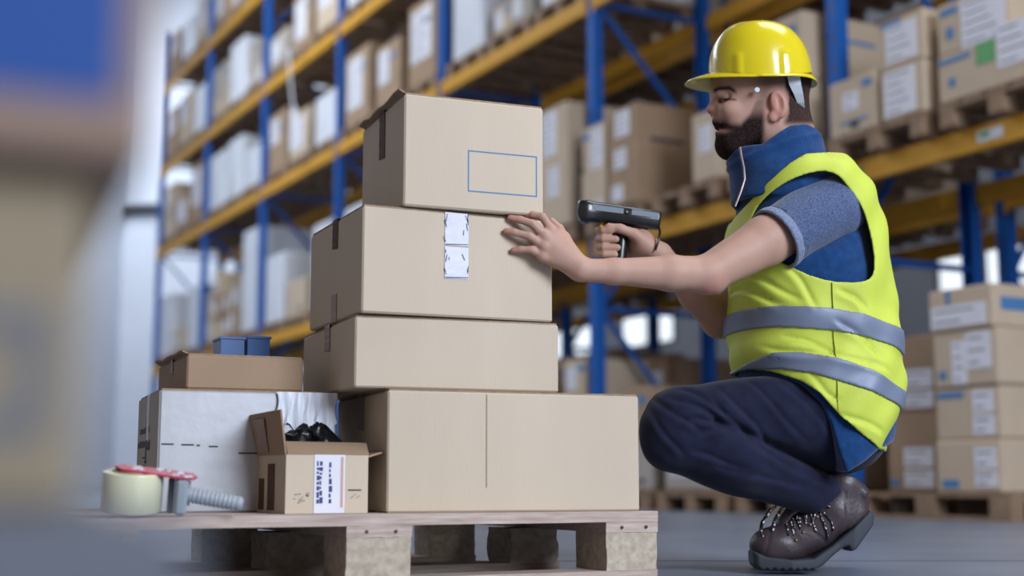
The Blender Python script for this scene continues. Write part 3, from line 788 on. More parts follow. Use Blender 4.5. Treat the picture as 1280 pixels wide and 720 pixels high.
def surface(f, lo, hi, h, lip=1.35):
    """closed quad surface of f = 0 (surface nets on a grid that is only filled near the surface)"""
    B = 8; lo = V3(lo); nb = np.ceil((V3(hi) - lo) / (h * B)).astype(int); N = nb * B + 1
    G = np.ones(N, np.float32)
    bi = np.stack(np.meshgrid(*[np.arange(k) for k in nb], indexing='ij'), -1).reshape(-1, 3)
    cen = lo + (bi + .5) * (B * h); dc = np.concatenate([f(c) for c in np.array_split(cen.astype(np.float32), max(1, len(cen) // 60000))])
    for q in bi[dc < 0]: G[q[0] * B:q[0] * B + B + 1, q[1] * B:q[1] * B + B + 1, q[2] * B:q[2] * B + B + 1] = -1
    act = bi[np.abs(dc) < B * h * .87 * lip]
    o = np.stack(np.meshgrid(*[np.arange(B + 1)] * 3, indexing='ij'), -1).reshape(-1, 3)
    for ch in np.array_split(act, max(1, len(act) // 200)):
        if not len(ch): continue
        ii = (ch[:, None, :] * B + o[None]).reshape(-1, 3); d = f((lo + ii * h).astype(np.float32))
        G[ii[:, 0], ii[:, 1], ii[:, 2]] = d
    s = G < 0
    G[np.abs(G) < 1e-7] = 1e-7
    c = np.zeros(N - 1, np.int8)
    for dx in (0, 1):
        for dy in (0, 1):
            for dz in (0, 1): c += s[dx:N[0] - 1 + dx, dy:N[1] - 1 + dy, dz:N[2] - 1 + dz]
    cells = np.argwhere((c > 0) & (c < 8)); idx = np.full(N - 1, -1, np.int32); idx[cells[:, 0], cells[:, 1], cells[:, 2]] = np.arange(len(cells))
    acc = np.zeros((len(cells), 3)); cnt = np.zeros(len(cells))
    for a in range(3):
        e = np.zeros(3, int); e[a] = 1; b1, b2 = [k for k in range(3) if k != a]
        for u in (0, 1):
            for w in (0, 1):
                st = np.zeros(3, int); st[b1] = u; st[b2] = w
                p0 = cells + st; p1 = p0 + e
                g0 = G[p0[:, 0], p0[:, 1], p0[:, 2]]; g1 = G[p1[:, 0], p1[:, 1], p1[:, 2]]
                m = (g0 < 0) != (g1 < 0); t = np.where(m, g0 / np.where(m, g0 - g1, 1), 0)
                acc += np.where(m[:, None], st + t[:, None] * e, 0); cnt += m
    vs = lo + (cells + acc / np.maximum(cnt, 1)[:, None]) * h
    quads = []
    for a in range(3):
        b1, b2 = [(1, 2), (2, 0), (0, 1)][a]; sl0 = [slice(None)] * 3; sl1 = [slice(None)] * 3
        sl0[a] = slice(0, N[a] - 1); sl1[a] = slice(1, N[a])
        s0, s1 = s[tuple(sl0)], s[tuple(sl1)]; ed = np.argwhere(s0 != s1)
        ed = ed[(ed[:, b1] > 0) & (ed[:, b2] > 0) & (ed[:, b1] < N[b1] - 1) & (ed[:, b2] < N[b2] - 1)]
        e1 = np.zeros(3, int); e1[b1] = 1; e2 = np.zeros(3, int); e2[b2] = 1
        g = lambda q: idx[q[:, 0], q[:, 1], q[:, 2]]
        Q = np.stack([g(ed - e1 - e2), g(ed - e2), g(ed), g(ed - e1)], 1)
        fl = ~s0[ed[:, 0], ed[:, 1], ed[:, 2]]; Q[fl] = Q[fl][:, ::-1]; quads.append(Q)
    Q = np.concatenate(quads); Q = Q[(Q >= 0).all(1)]
    return vs.astype(np.float32), Q
def sdf_mesh(name, f, lo, hi, h, m, parent, relax=1, attr=None, **kw):
    vs, Q = surface(f, lo, hi, h)
    for _ in range(relax):                                        # light smoothing of the grid's steps
        s = np.zeros_like(vs); n = np.zeros(len(vs), np.float32)
        for i, j in ((0, 1), (1, 2), (2, 3), (3, 0)):
            np.add.at(s, Q[:, i], vs[Q[:, j]]); np.add.at(n, Q[:, i], 1); np.add.at(s, Q[:, j], vs[Q[:, i]]); np.add.at(n, Q[:, j], 1)
        vs = vs * .5 + s / np.maximum(n, 1)[:, None] * .5
    org = np.array(parent.location) if parent else np.zeros(3)
    me = bpy.data.meshes.new(name); me.vertices.add(len(vs)); me.loops.add(len(Q) * 4); me.polygons.add(len(Q))
    me.vertices.foreach_set('co', (vs - org).astype(np.float32).ravel()); me.loops.foreach_set('vertex_index', Q.ravel().astype(np.int32))
    me.polygons.foreach_set('loop_start', np.arange(0, len(Q) * 4, 4, dtype=np.int32))
    me.polygons.foreach_set('use_smooth', np.ones(len(Q), bool))
    me.update(calc_edges=True); me.validate(); me.materials.append(m)
    if attr is not None:
        a = me.color_attributes.new('pigment', 'FLOAT_COLOR', 'POINT'); c = np.ones((len(vs), 4), np.float32); c[:, :3] = attr(vs); a.data.foreach_set('color', c.ravel())
    return link(name, me, parent, **kw)
def clean_step(x, a, b): t = np.clip((x - a) / (b - a), 0, 1); return t * t * (3 - 2 * t)
MAN = empty('person', (.66, 3.2, 0), 0, 'man in yellow helmet and hi-vis vest squatting beside the box stack, holding a scanner', 'person')
YM, YH = 3.20, 3.15
LEG_S = (.035, .0)                                                 # the far leg stands a little further back
def hp(px, py, dy=0.0):
    q = P(px, py, YH - abs(dy)); q.y = YH + dy; return q
mirror_y = lambda p, y0: np.stack([p[:, 0], 2 * y0 - p[:, 1], p[:, 2]], 1)

# ---------------------------------------------------------------- body (skin) : head, neck, trunk, arms, hands, legs in one surface
def both(x, y, dy): return [hp(x, y, -dy), hp(x, y, dy)]
head = [ell(hp(953, 98), (.117, .079, .108)),                     # cranium
        ell(hp(934, 128), (.082, .064, .085)),                    # face
        ell(hp(929, 160), (.058, .050, .050)),                    # jaw mass
        rc(hp(914, 178, -.014), hp(914, 178, .014), .026, .026)]  # chin
for a, b in zip(both(957, 150, .054), both(918, 178, .022)): head.append(rc(a, b, .017, .020))
headf = union(head, .03)
brow = union([rc(hp(899, 114, -.034), hp(895, 114, 0), .012, .012), rc(hp(899, 114, .034), hp(895, 114, 0), .012, .012)], .01)
cheek = union([ell(q, (.022, .018, .018)) for q in both(913, 137, .040)], .01)
nose = union([rc(hp(896, 119), hp(889.5, 136.5), .0075, .0105), rc(hp(889.5, 137), hp(897, 139), .0105, .014), *[ell(q, (.011, .008, .008)) for q in both(896, 141, .012)]], .008)
lips = union([rc(hp(900, 153, -.02), hp(896.5, 152, 0), .008, .011), rc(hp(900, 153, .02), hp(896.5, 152, 0), .008, .011),
              rc(hp(903, 165, -.017), hp(900, 166, 0), .007, .0095), rc(hp(903, 165, .017), hp(900, 166, 0), .007, .0095)], .006)
beard = union([ell(hp(910, 181), (.030, .036, .030)), *[rc(a, b, .014, .020) for a, b in zip(both(950, 158, .050), both(916, 181, .028))]], .02)
socket = union([ell(q, (.016, .019, .010)) for q in both(905, 123, .034)], .01)
mouth = rc(hp(899, 159.5, -.020), hp(899, 159.5, .020), .0042, .0042)
mouth2 = rc(hp(899, 159.5, -.020), hp(910, 159, -.030), .004, .002)
upper = [(hp(908.5, 121.2, s * .0335), hp(908, 124.0, s * .04)) for s in (-1, 1)]
upper = [(ell(c, (.0138, .0138, .0135)), plane(q, (0, 0, -1))) for c, q in upper]
eyes = [ell(hp(909, 122, s * .033), (.0125, .0125, .0125)) for s in (-1, 1)]
lids = union([rc(hp(901.5, 121.0, s * .030), hp(919, 122.5, s * .046), .0038, .003) for s in (-1, 1)] + [rc(hp(902.5, 126, s * .031), hp(917, 126.5, s * .045), .0028, .002) for s in (-1, 1)], .004)
def ear_f(s):
    Rm = rotm('Y', -14) @ rotm('Z', s * 16)
    c = hp(973, 130, s * .080)
    out = ell(c, (.0185, .0085, .0345), Rm); dent = ell(c + Vector((-.002, s * .008, .004)), (.0105, .0065, .022), Rm); lobe = ell(hp(966, 146, s * .076), (.010, .007, .012))
    inner = rc(hp(969, 124, s * .081), hp(971, 137, s * .080), .0035, .003)
    return lambda p: smin(smin(smax(out(p), -dent(p), .006), lobe(p), .008), inner(p), .004)
ears = [ear_f(-1), ear_f(1)]
neck = union([rc(hp(966, 150), hp(985, 225), .057, .066), rc(hp(988, 140), hp(1000, 215), .045, .06)], .03)
def f_head(p):
    d = headf(p); d = smin(d, cheek(p), .02); d = smax(d, -socket(p), .014); d = smin(d, brow(p), .014); d = smin(d, nose(p), .010)
    d = smin(d, beard(p), .014); d = smin(d, lips(p), .008); d = smax(d, -mouth(p), .005); d = smax(d, -mouth2(p), .005)
    d = smin(d, lids(p), .004)
    for u, q in upper: d = smin(d, smax(u(p), q(p), .002), .003)
    for e in ears: d = smin(d, e(p), .007)
    return smin(d, neck(p), .03)

# left hand lies on the front of the third box; points are taken on that face, lifted by off
BN = Vector((math.sin(B3[1]), -math.cos(B3[1]), 0))
def on(px, py, off):
    o = Vector((0, 0, CAM_H)); d = P(px, py, 1.0) - o; k = ((B3[0] - o).dot(BN) + off) / d.dot(BN)
    return o + d * k
fing = [([(690, 288, .034), (678, 271, .036), (666, 268.5, .022), (658, 270, .0105)], [.0105, .0092, .0085, .0074]),
        ([(681.5, 295, .036), (666, 280, .034), (650, 274.5, .019), (637.5, 272, .0095)], [.0108, .0094, .0086, .0076]),
        ([(680.5, 308, .034), (662, 295, .033), (643, 290.5, .019), (632.5, 289, .0095)], [.0105, .0092, .0084, .0075]),
        ([(679, 321, .029), (664.5, 312, .028), (650.5, 311.5, .017), (641, 313, .009)], [.0095, .0083, .0076, .0068])]
WR = on(728, 338, .050)
lh = []
palm = []
for pts, rad in fing:
    q = [on(*a) for a in pts]; lh.append(union(chain(q, [k * .94 for k in rad]), .004))
    palm.append(rc(WR + (q[0] - WR) * .12, q[0], .0165, .0118))
thumb = [on(717, 322, .040), on(706, 298, .030), on(699, 286, .022), on(689, 276, .014)]
palm.append(union(chain(thumb[:2], [.017, .0125]), .006)); lh.append(union(chain(thumb[1:], [.0115, .0098, .0082]), .005))
palm.append(rc(on(697, 318, .026), on(716, 332, .036), .016, .019))
palmf = union(palm, .016)
knk = [ell(on(pts[0][0], pts[0][1], pts[0][2] + .007), (.008, .006, .008)) for pts, _ in fing]
def f_lhand(p):
    d = palmf(p)
    for g in lh: d = smin(d, g(p), .0065)
    for g in knk: d = smin(d, g(p), .008)
    return d
EL, SHL = P(884, 343, 2.945), P(1026, 262, 3.05)
armL = union([rc(WR, WR + (EL - WR) * .25, .0250, .0275), rc(WR + (EL - WR) * .25, WR + (EL - WR) * .7, .0275, .0385), rc(WR + (EL - WR) * .7, EL, .0385, .040),
              rc(P(889, 352, 2.948), P(893, 354, 2.95), .030, .024),
              rc(EL, EL + (SHL - EL) * .5, .042, .056), rc(EL + (SHL - EL) * .5, SHL, .056, .060)], .012)
# right hand round the scanner's grip
YS = 3.20
ys = [287.5, 298, 308.5, 317.5]
rfing = []
for i, y in enumerate(ys):
    k = (0, 0, .5, 1.2)[i]
    pts = [P(792 + k, y, YS + .030), P(757 + k, y + .4, YS + .034), P(749 + 2 * k, y + .6, YS + .006), P(754 + k, y + .8, YS - .024), P((763, 770, 772, 769)[i], y + 1.0, YS - .0275)]
    r0 = (.0098, .0100, .0097, .0088)[i]
    rfing.append(union(chain(pts, [r0 * 1.12, r0 * 1.06, r0, r0 * .96, r0 * .86]), .003))
rth = union(chain([P(812, 309, YS - .006), P(793, 293, YS - .020), P(775, 285.5, YS - .028), P(761, 283, YS - .029)], [.0185, .0135, .0105, .0085]), .006)
rpalm = union([ell(P(801, 303, YS + .012), (.026, .024, .036)), rc(P(796, 292, YS + .026), P(798, 316, YS + .026), .016, .015), rc(P(805, 305, YS), P(824, 317, YS + .012), .026, .027)], .02)
WRR, ELR, SHR = P(826, 319, YS + .014), P(899, 401, 3.30), P(1005, 262, 3.37)
armR = union([rc(WRR, WRR + (ELR - WRR) * .6, .0265, .040), rc(WRR + (ELR - WRR) * .6, ELR, .040, .040), rc(ELR, SHR, .043, .060)], .012)
def f_rhand(p):
    d = rpalm(p)
    for g in rfing: d = smin(d, g(p), .0045)
    return smin(d, rth(p), .008)

def rows(lst, Y=YM, ins=0.0):
    out = []
    for py, xf, xb, hw in lst:
        a, b = P(xf, py, Y), P(xb, py, Y); out.append((a.z, a.x + ins, b.x - ins, hw - ins))
    return out
VEST = [(186, 985, 1026, .080), (196, 972, 1042, .112), (208, 956, 1056, .158), (224, 938, 1071, .196), (245, 921, 1087, .208), (270, 913, 1096, .205), (300, 909, 1103, .208), (340, 908, 1109, .206),
        (385, 910, 1115, .203), (430, 913, 1120, .203), (462, 917, 1124, .215), (492, 925, 1123, .222), (524, 935, 1115, .222), (566, 945, 1098, .215)]
JACK = [(186, 983, 1020, .076), (208, 960, 1038, .118), (245, 927, 1062, .178), (300, 915, 1080, .190), (340, 914, 1092, .190), (385, 916, 1106, .189), (430, 919, 1112, .189), (492, 930, 1117, .206), (530, 940, 1113, .210), (560, 950, 1107, .207), (592, 965, 1088, .198)]
trunk = loft(rows([(max(a, 200), b + (12 if a < 400 else 30), c - (12 if a < 400 else 25), max(.05, d - (.022 if a < 400 else .05))) for a, b, c, d in JACK[1:9]]), YM)
def leg(ins, knee_r=.083, sh=0):
    H, K, A = P(1040, 525, 3.12), P(851, 530, 3.04), P(1022, 617, 3.12)
    return union([rc(P(1048, 525, 3.135), P(975, 516, 3.105), .112 - ins, .102 - ins), rc(P(985, 517, 3.105), K, .101 - ins, knee_r - ins),
                  rc(P(842, 545, 3.03), P(915, 566, 3.06), knee_r - .006 - ins, .085 - ins), rc(P(900, 562, 3.055), A, .082 - ins, .056 - ins)], .03)
legf = leg(.030); legc = leg(0)
def legs(fn):
    def f(p):
        q = mirror_y(p, YM); q[:, 0] -= LEG_S[0]
        return smin(fn(p), fn(q), .02)
    return f
leg_body = legs(legf)
def f_body(p):
    d = np.full(len(p), 9.0, np.float32)
    m = p[:, 2] > .80; 
    if m.any(): d[m] = f_head(p[m])
    m = (p[:, 0] < .32) & (p[:, 1] < 3.1)
    if m.any(): d[m] = np.minimum(d[m], f_lhand(p[m]))
    m = (p[:, 0] > .1) & (p[:, 0] < .45) & (p[:, 1] > 3.1) & (p[:, 2] > .6) & (p[:, 2] < .82)
    if m.any(): d[m] = np.minimum(d[m], f_rhand(p[m]))
    d = smin(d, armL(p), .014); d = smin(d, armR(p), .014); d = smin(d, trunk(p), .03)
    return smin(d, leg_body(p), .03)
def body_lim(p): return f_body(p)

e_x = lambda px: P(px, 130, 3.085).x
e_z = lambda py: P(950, py, 3.085).z
PXS = (e_x(1000) - e_x(900)) / 100
def pigment(v):
    # x,z of the head projected to image pixels
    yv = YH - np.abs(v[:, 1] - YH); cT, sT = math.cos(TILT), math.sin(TILT); zr = v[:, 2] - CAM_H; dp = yv * cT + zr * sT
    px = 640 + FPX * v[:, 0] / dp; py = 360 - FPX * (zr * cT - yv * sT) / dp
    near = np.abs(v[:, 1] - YH); isH = (v[:, 2] > e_z(206)) & (v[:, 0] > e_x(870)) & (v[:, 0] < e_x(1030))
    hair = clean_step(px, 930, 962) * clean_step(py, 155, 140) * clean_step(near, .03, .05)
    earm = np.exp(-(((px - 972) / 14.5) ** 2 + ((py - 131) / 21) ** 2) ** 2) * (px < 986)
    back = clean_step(px, 975, 984) * clean_step(py, 162, 150); hair = np.maximum(hair * clean_step(py, 132, 122) * .62, back * .95) 
    hair = hair * (1 - np.clip(earm * 1.4, 0, 1))
    # beard: below a line from the sideburn to the corner of the mouth
    line = np.interp(px, [885, 892, 905, 916, 926, 938, 946, 954, 960], [146.5, 147, 148, 152, 153, 140, 122, 118, 118])
    bd = clean_step(py - line, -4, 8) * clean_step(px, 961, 951) * clean_step(px - (py - 150) * -.25, 968, 956)
    bd = bd * (.55 + .45 * clean_step(py, 134, 152))
    lipm = np.exp(-(((px - 900) / 9) ** 2 + ((py - 163.5) / 3.0) ** 2)) 
    bd = bd * (1 - .85 * lipm)
    h = np.clip(np.maximum(hair, bd), 0, 1)
    bl = np.interp(px, [892, 900, 912, 921], [113.5, 110.5, 110, 115.5])
    brw = np.exp(-((py - bl) / 2.9) ** 2) * clean_step(px, 889, 894) * clean_step(px, 923, 917) * (near > .008)
    lash = np.exp(-((py - np.interp(px, [899, 908, 920], [124.5, 124, 124.5])) / 1.2) ** 2) * clean_step(px, 898, 901) * clean_step(px, 922, 919) * (near > .02)
    mth = np.exp(-(((px - 903) / 9) ** 2 + ((py - 159.5) / 2.2) ** 2))
    h = np.where(isH, np.maximum(h, np.maximum(brw, lash * .9)), 0)
    red = np.where(isH, np.clip(earm * .5 + .6 * np.exp(-(((px - 889) / 7) ** 2 + ((py - 139) / 7) ** 2)) + lipm, 0, 1), 0)
    # fingertips and elbow a little redder
    t = np.zeros(len(v))
    for pts, _ in fing:
        c = np.array(on(*pts[-1])); t = np.maximum(t, np.exp(-(((v - c) ** 2).sum(1)) / .012 ** 2))
    c = np.array(P(889, 356, 2.93)); t = np.maximum(t, .6 * np.exp(-(((v - c) ** 2).sum(1)) / .03 ** 2))
    return np.stack([h, np.maximum(red, t * .8), np.where(isH, mth, 0)], 1)
def skin_mat():
    m = mat('skin', srgb(206, 164, 146), .46, spec=.35); nt = m.node_tree; b = nt.nodes['Principled BSDF']
    at = nt.nodes.new('ShaderNodeAttribute'); at.attribute_name = 'pigment'; sp = nt.nodes.new('ShaderNodeSeparateColor'); nt.links.new(at.outputs['Color'], sp.inputs[0])
    tc = nt.nodes.new('ShaderNodeTexCoord'); n = nt.nodes.new('ShaderNodeTexNoise'); n.inputs['Scale'].default_value = 420; n.inputs['Detail'].default_value = 3; nt.links.new(tc.outputs['Object'], n.inputs['Vector'])
    n0 = nt.nodes.new('ShaderNodeTexNoise'); n0.inputs['Scale'].default_value = 26; n0.inputs['Detail'].default_value = 5; nt.links.new(tc.outputs['Object'], n0.inputs['Vector'])
    def mix(a, bcol, fac):
        x = nt.nodes.new('ShaderNodeMix'); x.data_type = 'RGBA'; nt.links.new(fac, x.inputs[0]); nt.links.new(a, x.inputs[6]) if not isinstance(a, tuple) else setattr(x.inputs[6], 'default_value', a)
        x.inputs[7].default_value = bcol; return x.outputs[2]
    def math_(op, a, bv):
        x = nt.nodes.new('ShaderNodeMath'); x.operation = op; nt.links.new(a, x.inputs[0])
        if isinstance(bv, (int, float)): x.inputs[1].default_value = bv
        else: nt.links.new(bv, x.inputs[1])
        x.use_clamp = True; return x.outputs[0]
    c = mix(srgb(186, 150, 132), srgb(174, 134, 116), n0.outputs['Fac'])
    c = mix(c, srgb(190, 108, 98), math_('MULTIPLY', sp.outputs[1], .75))
    k = math_('MULTIPLY', sp.outputs[0], math_('ADD', math_('MULTIPLY', n.outputs['Fac'], 1.1), .5))
    c = mix(c, srgb(36, 27, 27), k); c = mix(c, srgb(58, 26, 26), sp.outputs[2])
    nt.links.new(c, b.inputs['Base Color'])
    iv = math_('SUBTRACT', sp.outputs[0], 0.0); iv = nt.nodes.new('ShaderNodeMapRange'); nt.links.new(sp.outputs[0], iv.inputs[0]); iv.inputs[3].default_value = .35; iv.inputs[4].default_value = .05; nt.links.new(iv.outputs[0], b.inputs['Specular IOR Level'])
    iv = nt.nodes.new('ShaderNodeMapRange'); nt.links.new(sp.outputs[0], iv.inputs[0]); iv.inputs[3].default_value = .56; iv.inputs[4].default_value = .9; nt.links.new(iv.outputs[0], b.inputs['Roughness'])
    bp = nt.nodes.new('ShaderNodeBump'); bp.inputs['Strength'].default_value = .12; bp.inputs['Distance'].default_value = .002; nt.links.new(n.outputs['Fac'], bp.inputs['Height']); nt.links.new(bp.outputs['Normal'], b.inputs['Normal'])
    b.inputs['Subsurface Weight'].default_value = .12; b.inputs['Subsurface Radius'].default_value = (.01, .004, .002); b.inputs['Subsurface Scale'].default_value = .5
    return m
BODY = sdf_mesh('body', body_lim, (-.02, 2.72, .06), (1.0, 3.56, 1.30), .0030, skin_mat(), MAN, relax=1, attr=pigment)
M['eye'] = mat('eye', srgb(50, 40, 38), .15)
for s in (-1, 1):
    b = MB(); c = hp(909, 122.5, s * .0335) - MAN.location
    b.lathe([(.0117 * math.cos(a), .0117 * math.sin(a)) for a in [R(-88 + i * 176 / 10) for i in range(11)]], 16, M=Matrix.Translation(c), close=False); b.build('eye', M['eye'], MAN)

# ---------------------------------------------------------------- clothes
def heather(name, c1, c2, scale): return mat(name, c1, .92, col2=c2, scale=scale, bump=.3, bscale=300, sheen=.2, spec=.15)
M['denim'] = mat('navy_trouser_cloth', srgb(33, 36, 58), .9, col2=srgb(26, 28, 47), scale=30, bump=.18, bscale=420, spec=.15, sheen=.08)
M['fleece'] = mat('blue_fleece', srgb(27, 67, 116), .95, col2=srgb(20, 53, 96), scale=60, bump=.35, bscale=260, sheen=.25, spec=.1)
M['heather'] = heather('heather_blue_jersey', srgb(96, 112, 146), srgb(52, 62, 90), 300)
M['cuff'] = heather('heather_cuff', srgb(140, 152, 178), srgb(92, 102, 128), 300)
M['hivis'] = mat('hi_vis_yellow', srgb(196, 209, 82), .62, col2=srgb(187, 201, 74), scale=12, bump=.12, bscale=200, spec=.3)
M['reflect'] = mat('reflective_grey', srgb(116, 126, 146), .5, metal=.1, var=.05, scale=14)
lo_m, hi_m = (.25, 2.85, .04), (1.02, 3.55, 1.06)
def creases(lines, Y, w, amp):
    '''folds along drawn lines: a narrow valley with a soft ridge beside it'''
    seg = [(np.array(P(a, b, Y), np.float32)[[0, 2]], np.array(P(c, d, Y), np.float32)[[0, 2]]) for a, b, c, d in lines]
    def f(p):
        o = np.zeros(len(p), np.float32)
        for a, b in seg:
            ab = b - a; q = p[:, [0, 2]] - a; t = (q @ ab) / (ab @ ab); n = (q[:, 0] * ab[1] - q[:, 1] * ab[0]) / np.sqrt(ab @ ab)
            n = n + .004 * np.sin(t * 5 + a[0] * 50); e = np.clip(t * 4 + .5, 0, 1) * np.clip((1 - t) * 4 + .5, 0, 1)
            o += e * amp * (np.exp(-(n / w) ** 2) - .7 * np.exp(-((n - 2.1 * w) / (1.5 * w)) ** 2))
        return o
    return f
LEGC = creases([(838, 497, 893, 522), (852, 487, 905, 515), (889, 498, 932, 545), (905, 488, 962, 556), (846, 526, 893, 527), (862, 548, 900, 531), (938, 478, 1008, 548), (978, 474, 1040, 540), (820, 500, 870, 540),
                (866, 566, 935, 585), (925, 596, 1005, 604), (895, 582, 960, 598), (960, 568, 1040, 606), (935, 556, 1010, 588), (815, 520, 850, 570)], 3.0, .0055, .0052)
VESTC = creases([(985, 419, 1042, 441), (960, 432, 1036, 446), (930, 330, 1000, 372), (925, 350, 975, 376), (1040, 440, 1110, 462), (1048, 400, 1100, 440), (1046, 515, 1105, 540), (1050, 360, 1085, 385), (1010, 470, 1044, 500), (985, 330, 1020, 380)], 3.0, .0065, .0046)
# trousers
def f_trouser(p):
    q = mirror_y(p, YM); q[:, 0] -= LEG_S[0]
    def one(u):
        d = legc(u)
        kx = P(900, 535, 3.0)
        near_k = np.exp(-((u[:, 0] - kx.x) ** 2 + (u[:, 2] - kx.z) ** 2) / .12 ** 2)
        d = d + fold(u, 20, 14, 34, .0025, .4) + LEGC(u) * (.6 + .6 * near_k) + fold(u, 60, 20, 95, .0009, 1.4)
        # the deep crease between thigh and calf
        a, b = np.array(P(893, 527, 3.0))[[0, 2]], np.array(P(1052, 590, 3.0))[[0, 2]]; ab = b - a
        w = u[:, [0, 2]] - a; t = np.clip((w @ ab) / (ab @ ab), 0, 1); dist = np.sqrt(((w - t[:, None] * ab) ** 2).sum(1))
        return d + .0165 * np.exp(-(dist / .011) ** 2)
    d = smin(one(p), one(q), .03)
    seat = ell(P(1040, 528, YM), (.120, .186, .112)); d = smin(d, seat(p), .05)
    cut = union([rc(P(1015, 655, 3.11), P(1060, 622, 3.12), .05, .05)], .01)
    hem = plane(P(1020, 633, 3.1), (.62, 0, -.78))
    def above(u): return hem(u)
    h = np.minimum(0, 0)
    low = np.where(p[:, 1] < YM, hem(p), hem(q))
    cap = np.minimum(rc(P(1022, 617, 3.12), P(1075, 660, 3.12), .075, .09)(p), rc(P(1022, 617, 3.12), P(1075, 660, 3.12), .075, .09)(q))
    return smax(smax(d, np.minimum(low - .012, -cap), .006), p[:, 2] - P(1000, 462, YM).z + .02, .03)
sdf_mesh('trousers', f_trouser, (.22, 2.85, .05), (1.05, 3.60, .56), .0040, M['denim'], MAN, relax=1)
# fleece body warmer with a high collar
jack = loft(rows(JACK), YM)
jhem = poly_xz([P(x, y, 3.02) for x, y in ((880, 430), (915, 466), (960, 466), (1000, 480), (1024, 504), (1036, 530), (1044, 560), (1056, 591), (1080, 577), (1100, 562), (1150, 545), (1150, 100), (880, 100))])
VH = .012
col_ax = (P(968, 245, YH), P(972, 150, YH))
def f_collar(p):
    a, b = V3(col_ax[0]), V3(col_ax[1]); z = p[:, 2]; t = (z - a[2]) / (b[2] - a[2])
    xf = np.interp(t, [0, .3, .52, 1], [P(918, 0, 1).x * 0 + P(915, 245, YH).x, P(911, 215, YH).x, P(907, 195, YH).x, P(915, 150, YH).x])
    xb = np.interp(t, [0, .35, .7, .85, 1], [P(1040, 245, YH).x, P(1034, 210, YH).x, P(1029, 178, YH).x, P(1025, 165, YH).x, P(1014, 150, YH).x])
    hw = np.interp(t, [0, .45, 1], [.125, .098, .082]); rx = (xb - xf) / 2; ux = np.abs(p[:, 0] - (xf + xb) / 2); uy = np.abs(p[:, 1] - YH)
    q = np.sqrt((ux / rx) ** 2 + (uy / hw) ** 2) + 1e-6; d = (q - 1) * np.minimum(rx, hw)
    d = d + .0016 * np.sin(z * 60 + p[:, 0] * 42) - .004 * np.exp(-((z - P(980, 186, YH).z - (p[:, 0] - .65) * .35) / .006) ** 2)
    sh = np.abs(d + .006) - .0065
    return sh
ctop = poly_xz([P(x, y, YH - .05) for x, y in ((896, 200), (908, 197), (924, 184), (950, 184), (970, 170), (984, 161), (1005, 157), (1020, 160), (1034, 172), (1060, 190), (1060, 250), (896, 250))])
def f_jacket(p):
    d = jack(p) + fold(p, 20, 10, 40, .002, 1.0)
    d = smax(d, jhem(p), .008)
    arm = rc(P(1075, 262, 2.99), P(1000, 292, 2.95), .068, .07); d = smax(d, -(arm(p)), .01)
    c = smax(f_collar(p), ctop(p), .006)
    return smin(d, c, .012)
sdf_mesh('body_warmer', f_jacket, (.40, 2.96, .17), (1.0, 3.44, 1.06), .0038, M['fleece'], MAN, relax=1)
# shirt sleeves with a paler cuff
def sleeve(a, b, s):
    a, b = Vector(a), Vector(b); ax = (b - a).normalized()
    body = union([rc(a, b + ax * .03, .071, .0725), ell(a + Vector((.02, .015, .0)), (.072, .066, .070))], .02)
    end = plane(b, ax); inner = rc(b - ax * .022, b + ax * .1, .066, .068)
    def f(p): return smax(smax(body(p) + fold(p, 34, 12, 40, .0018, .7), end(p), .003), -inner(p), .002)
    cb = rc(a, b + ax * .03, .0732, .0747)
    def g(p): return smax(smax(smax(cb(p), end(p) - .0015, .003), -(end(p) + .021), .003), -inner(p), .002)
    return f, g
sa, sb = P(1036, 259, 3.06), P(968, 300, 3.0)
f, g = sleeve(sa, sb, -1)
sdf_mesh('sleeve', f, (.52, 2.88, .66), (.90, 3.18, .98), .0034, M['heather'], MAN); sdf_mesh('sleeve_cuff', g, (.52, 2.88, .66), (.90, 3.18, .98), .0034, M['cuff'], MAN)
f2, g2 = sleeve(P(1015, 264, 3.34), P(966, 318, 3.345), 1)
sdf_mesh('sleeve', f2, (.50, 3.22, .60), (.88, 3.50, .98), .0045, M['heather'], MAN); sdf_mesh('sleeve_cuff', g2, (.50, 3.22, .60), (.88, 3.50, .98), .0045, M['cuff'], MAN)
# hi-vis vest
def soft(pts, n=2):
    '''rounds the corners of an outline'''
    pts = [np.array(p, float) for p in pts]
    for _ in range(n): pts = [q for i in range(len(pts)) for q in (pts[i] * .75 + pts[(i + 1) % len(pts)] * .25, pts[i] * .25 + pts[(i + 1) % len(pts)] * .75)]
    return [tuple(p) for p in pts]
YV = 3.02
vest = loft(rows(VEST), YM)
hole = poly_xz([P(x, y, YV) for x, y in soft(((1034, 214), (997, 221), (963, 239), (945, 262), (940, 296), (957, 317), (984, 332), (1010, 346), (1038, 354), (1082, 354), (1094, 338), (1090, 292), (1078, 262), (1060, 236)))])
vneck = poly_xz([P(x, y, YV) for x, y in ((1008, 190), (985, 205), (958, 229), (932, 256), (915, 290), (895, 300), (860, 290), (860, 120), (1100, 120), (1100, 180), (1040, 186))])
vhem = poly_xz([P(x, y, YV) for x, y in ((880, 100), (880, 456), (918, 459), (945, 459), (965, 463), (998, 477), (1021, 494), (1038, 513), (1048, 524), (1070, 541), (1099, 561), (1150, 566), (1150, 100))])
def vest_base(p):
    z = p[:, 2]; zb = P(1000, 430, YM).z
    lowf = np.exp(-((z - zb) / .09) ** 2)
    k = clean_step(p[:, 0], .62, .80)
    d = vest(p) + fold(p, 14, 16, 46, .0045, .2) * lowf + fold(p, 40, 12, -34, .0034, 1.9) + VESTC(p) * (p[:, 1] < YM) + .0045 * np.sin(p[:, 0] * 34 - z * 26 + 1.2) * np.exp(-((z - P(0, 365, YM).z) / .06) ** 2) * (1 - .5 * k)
    return d
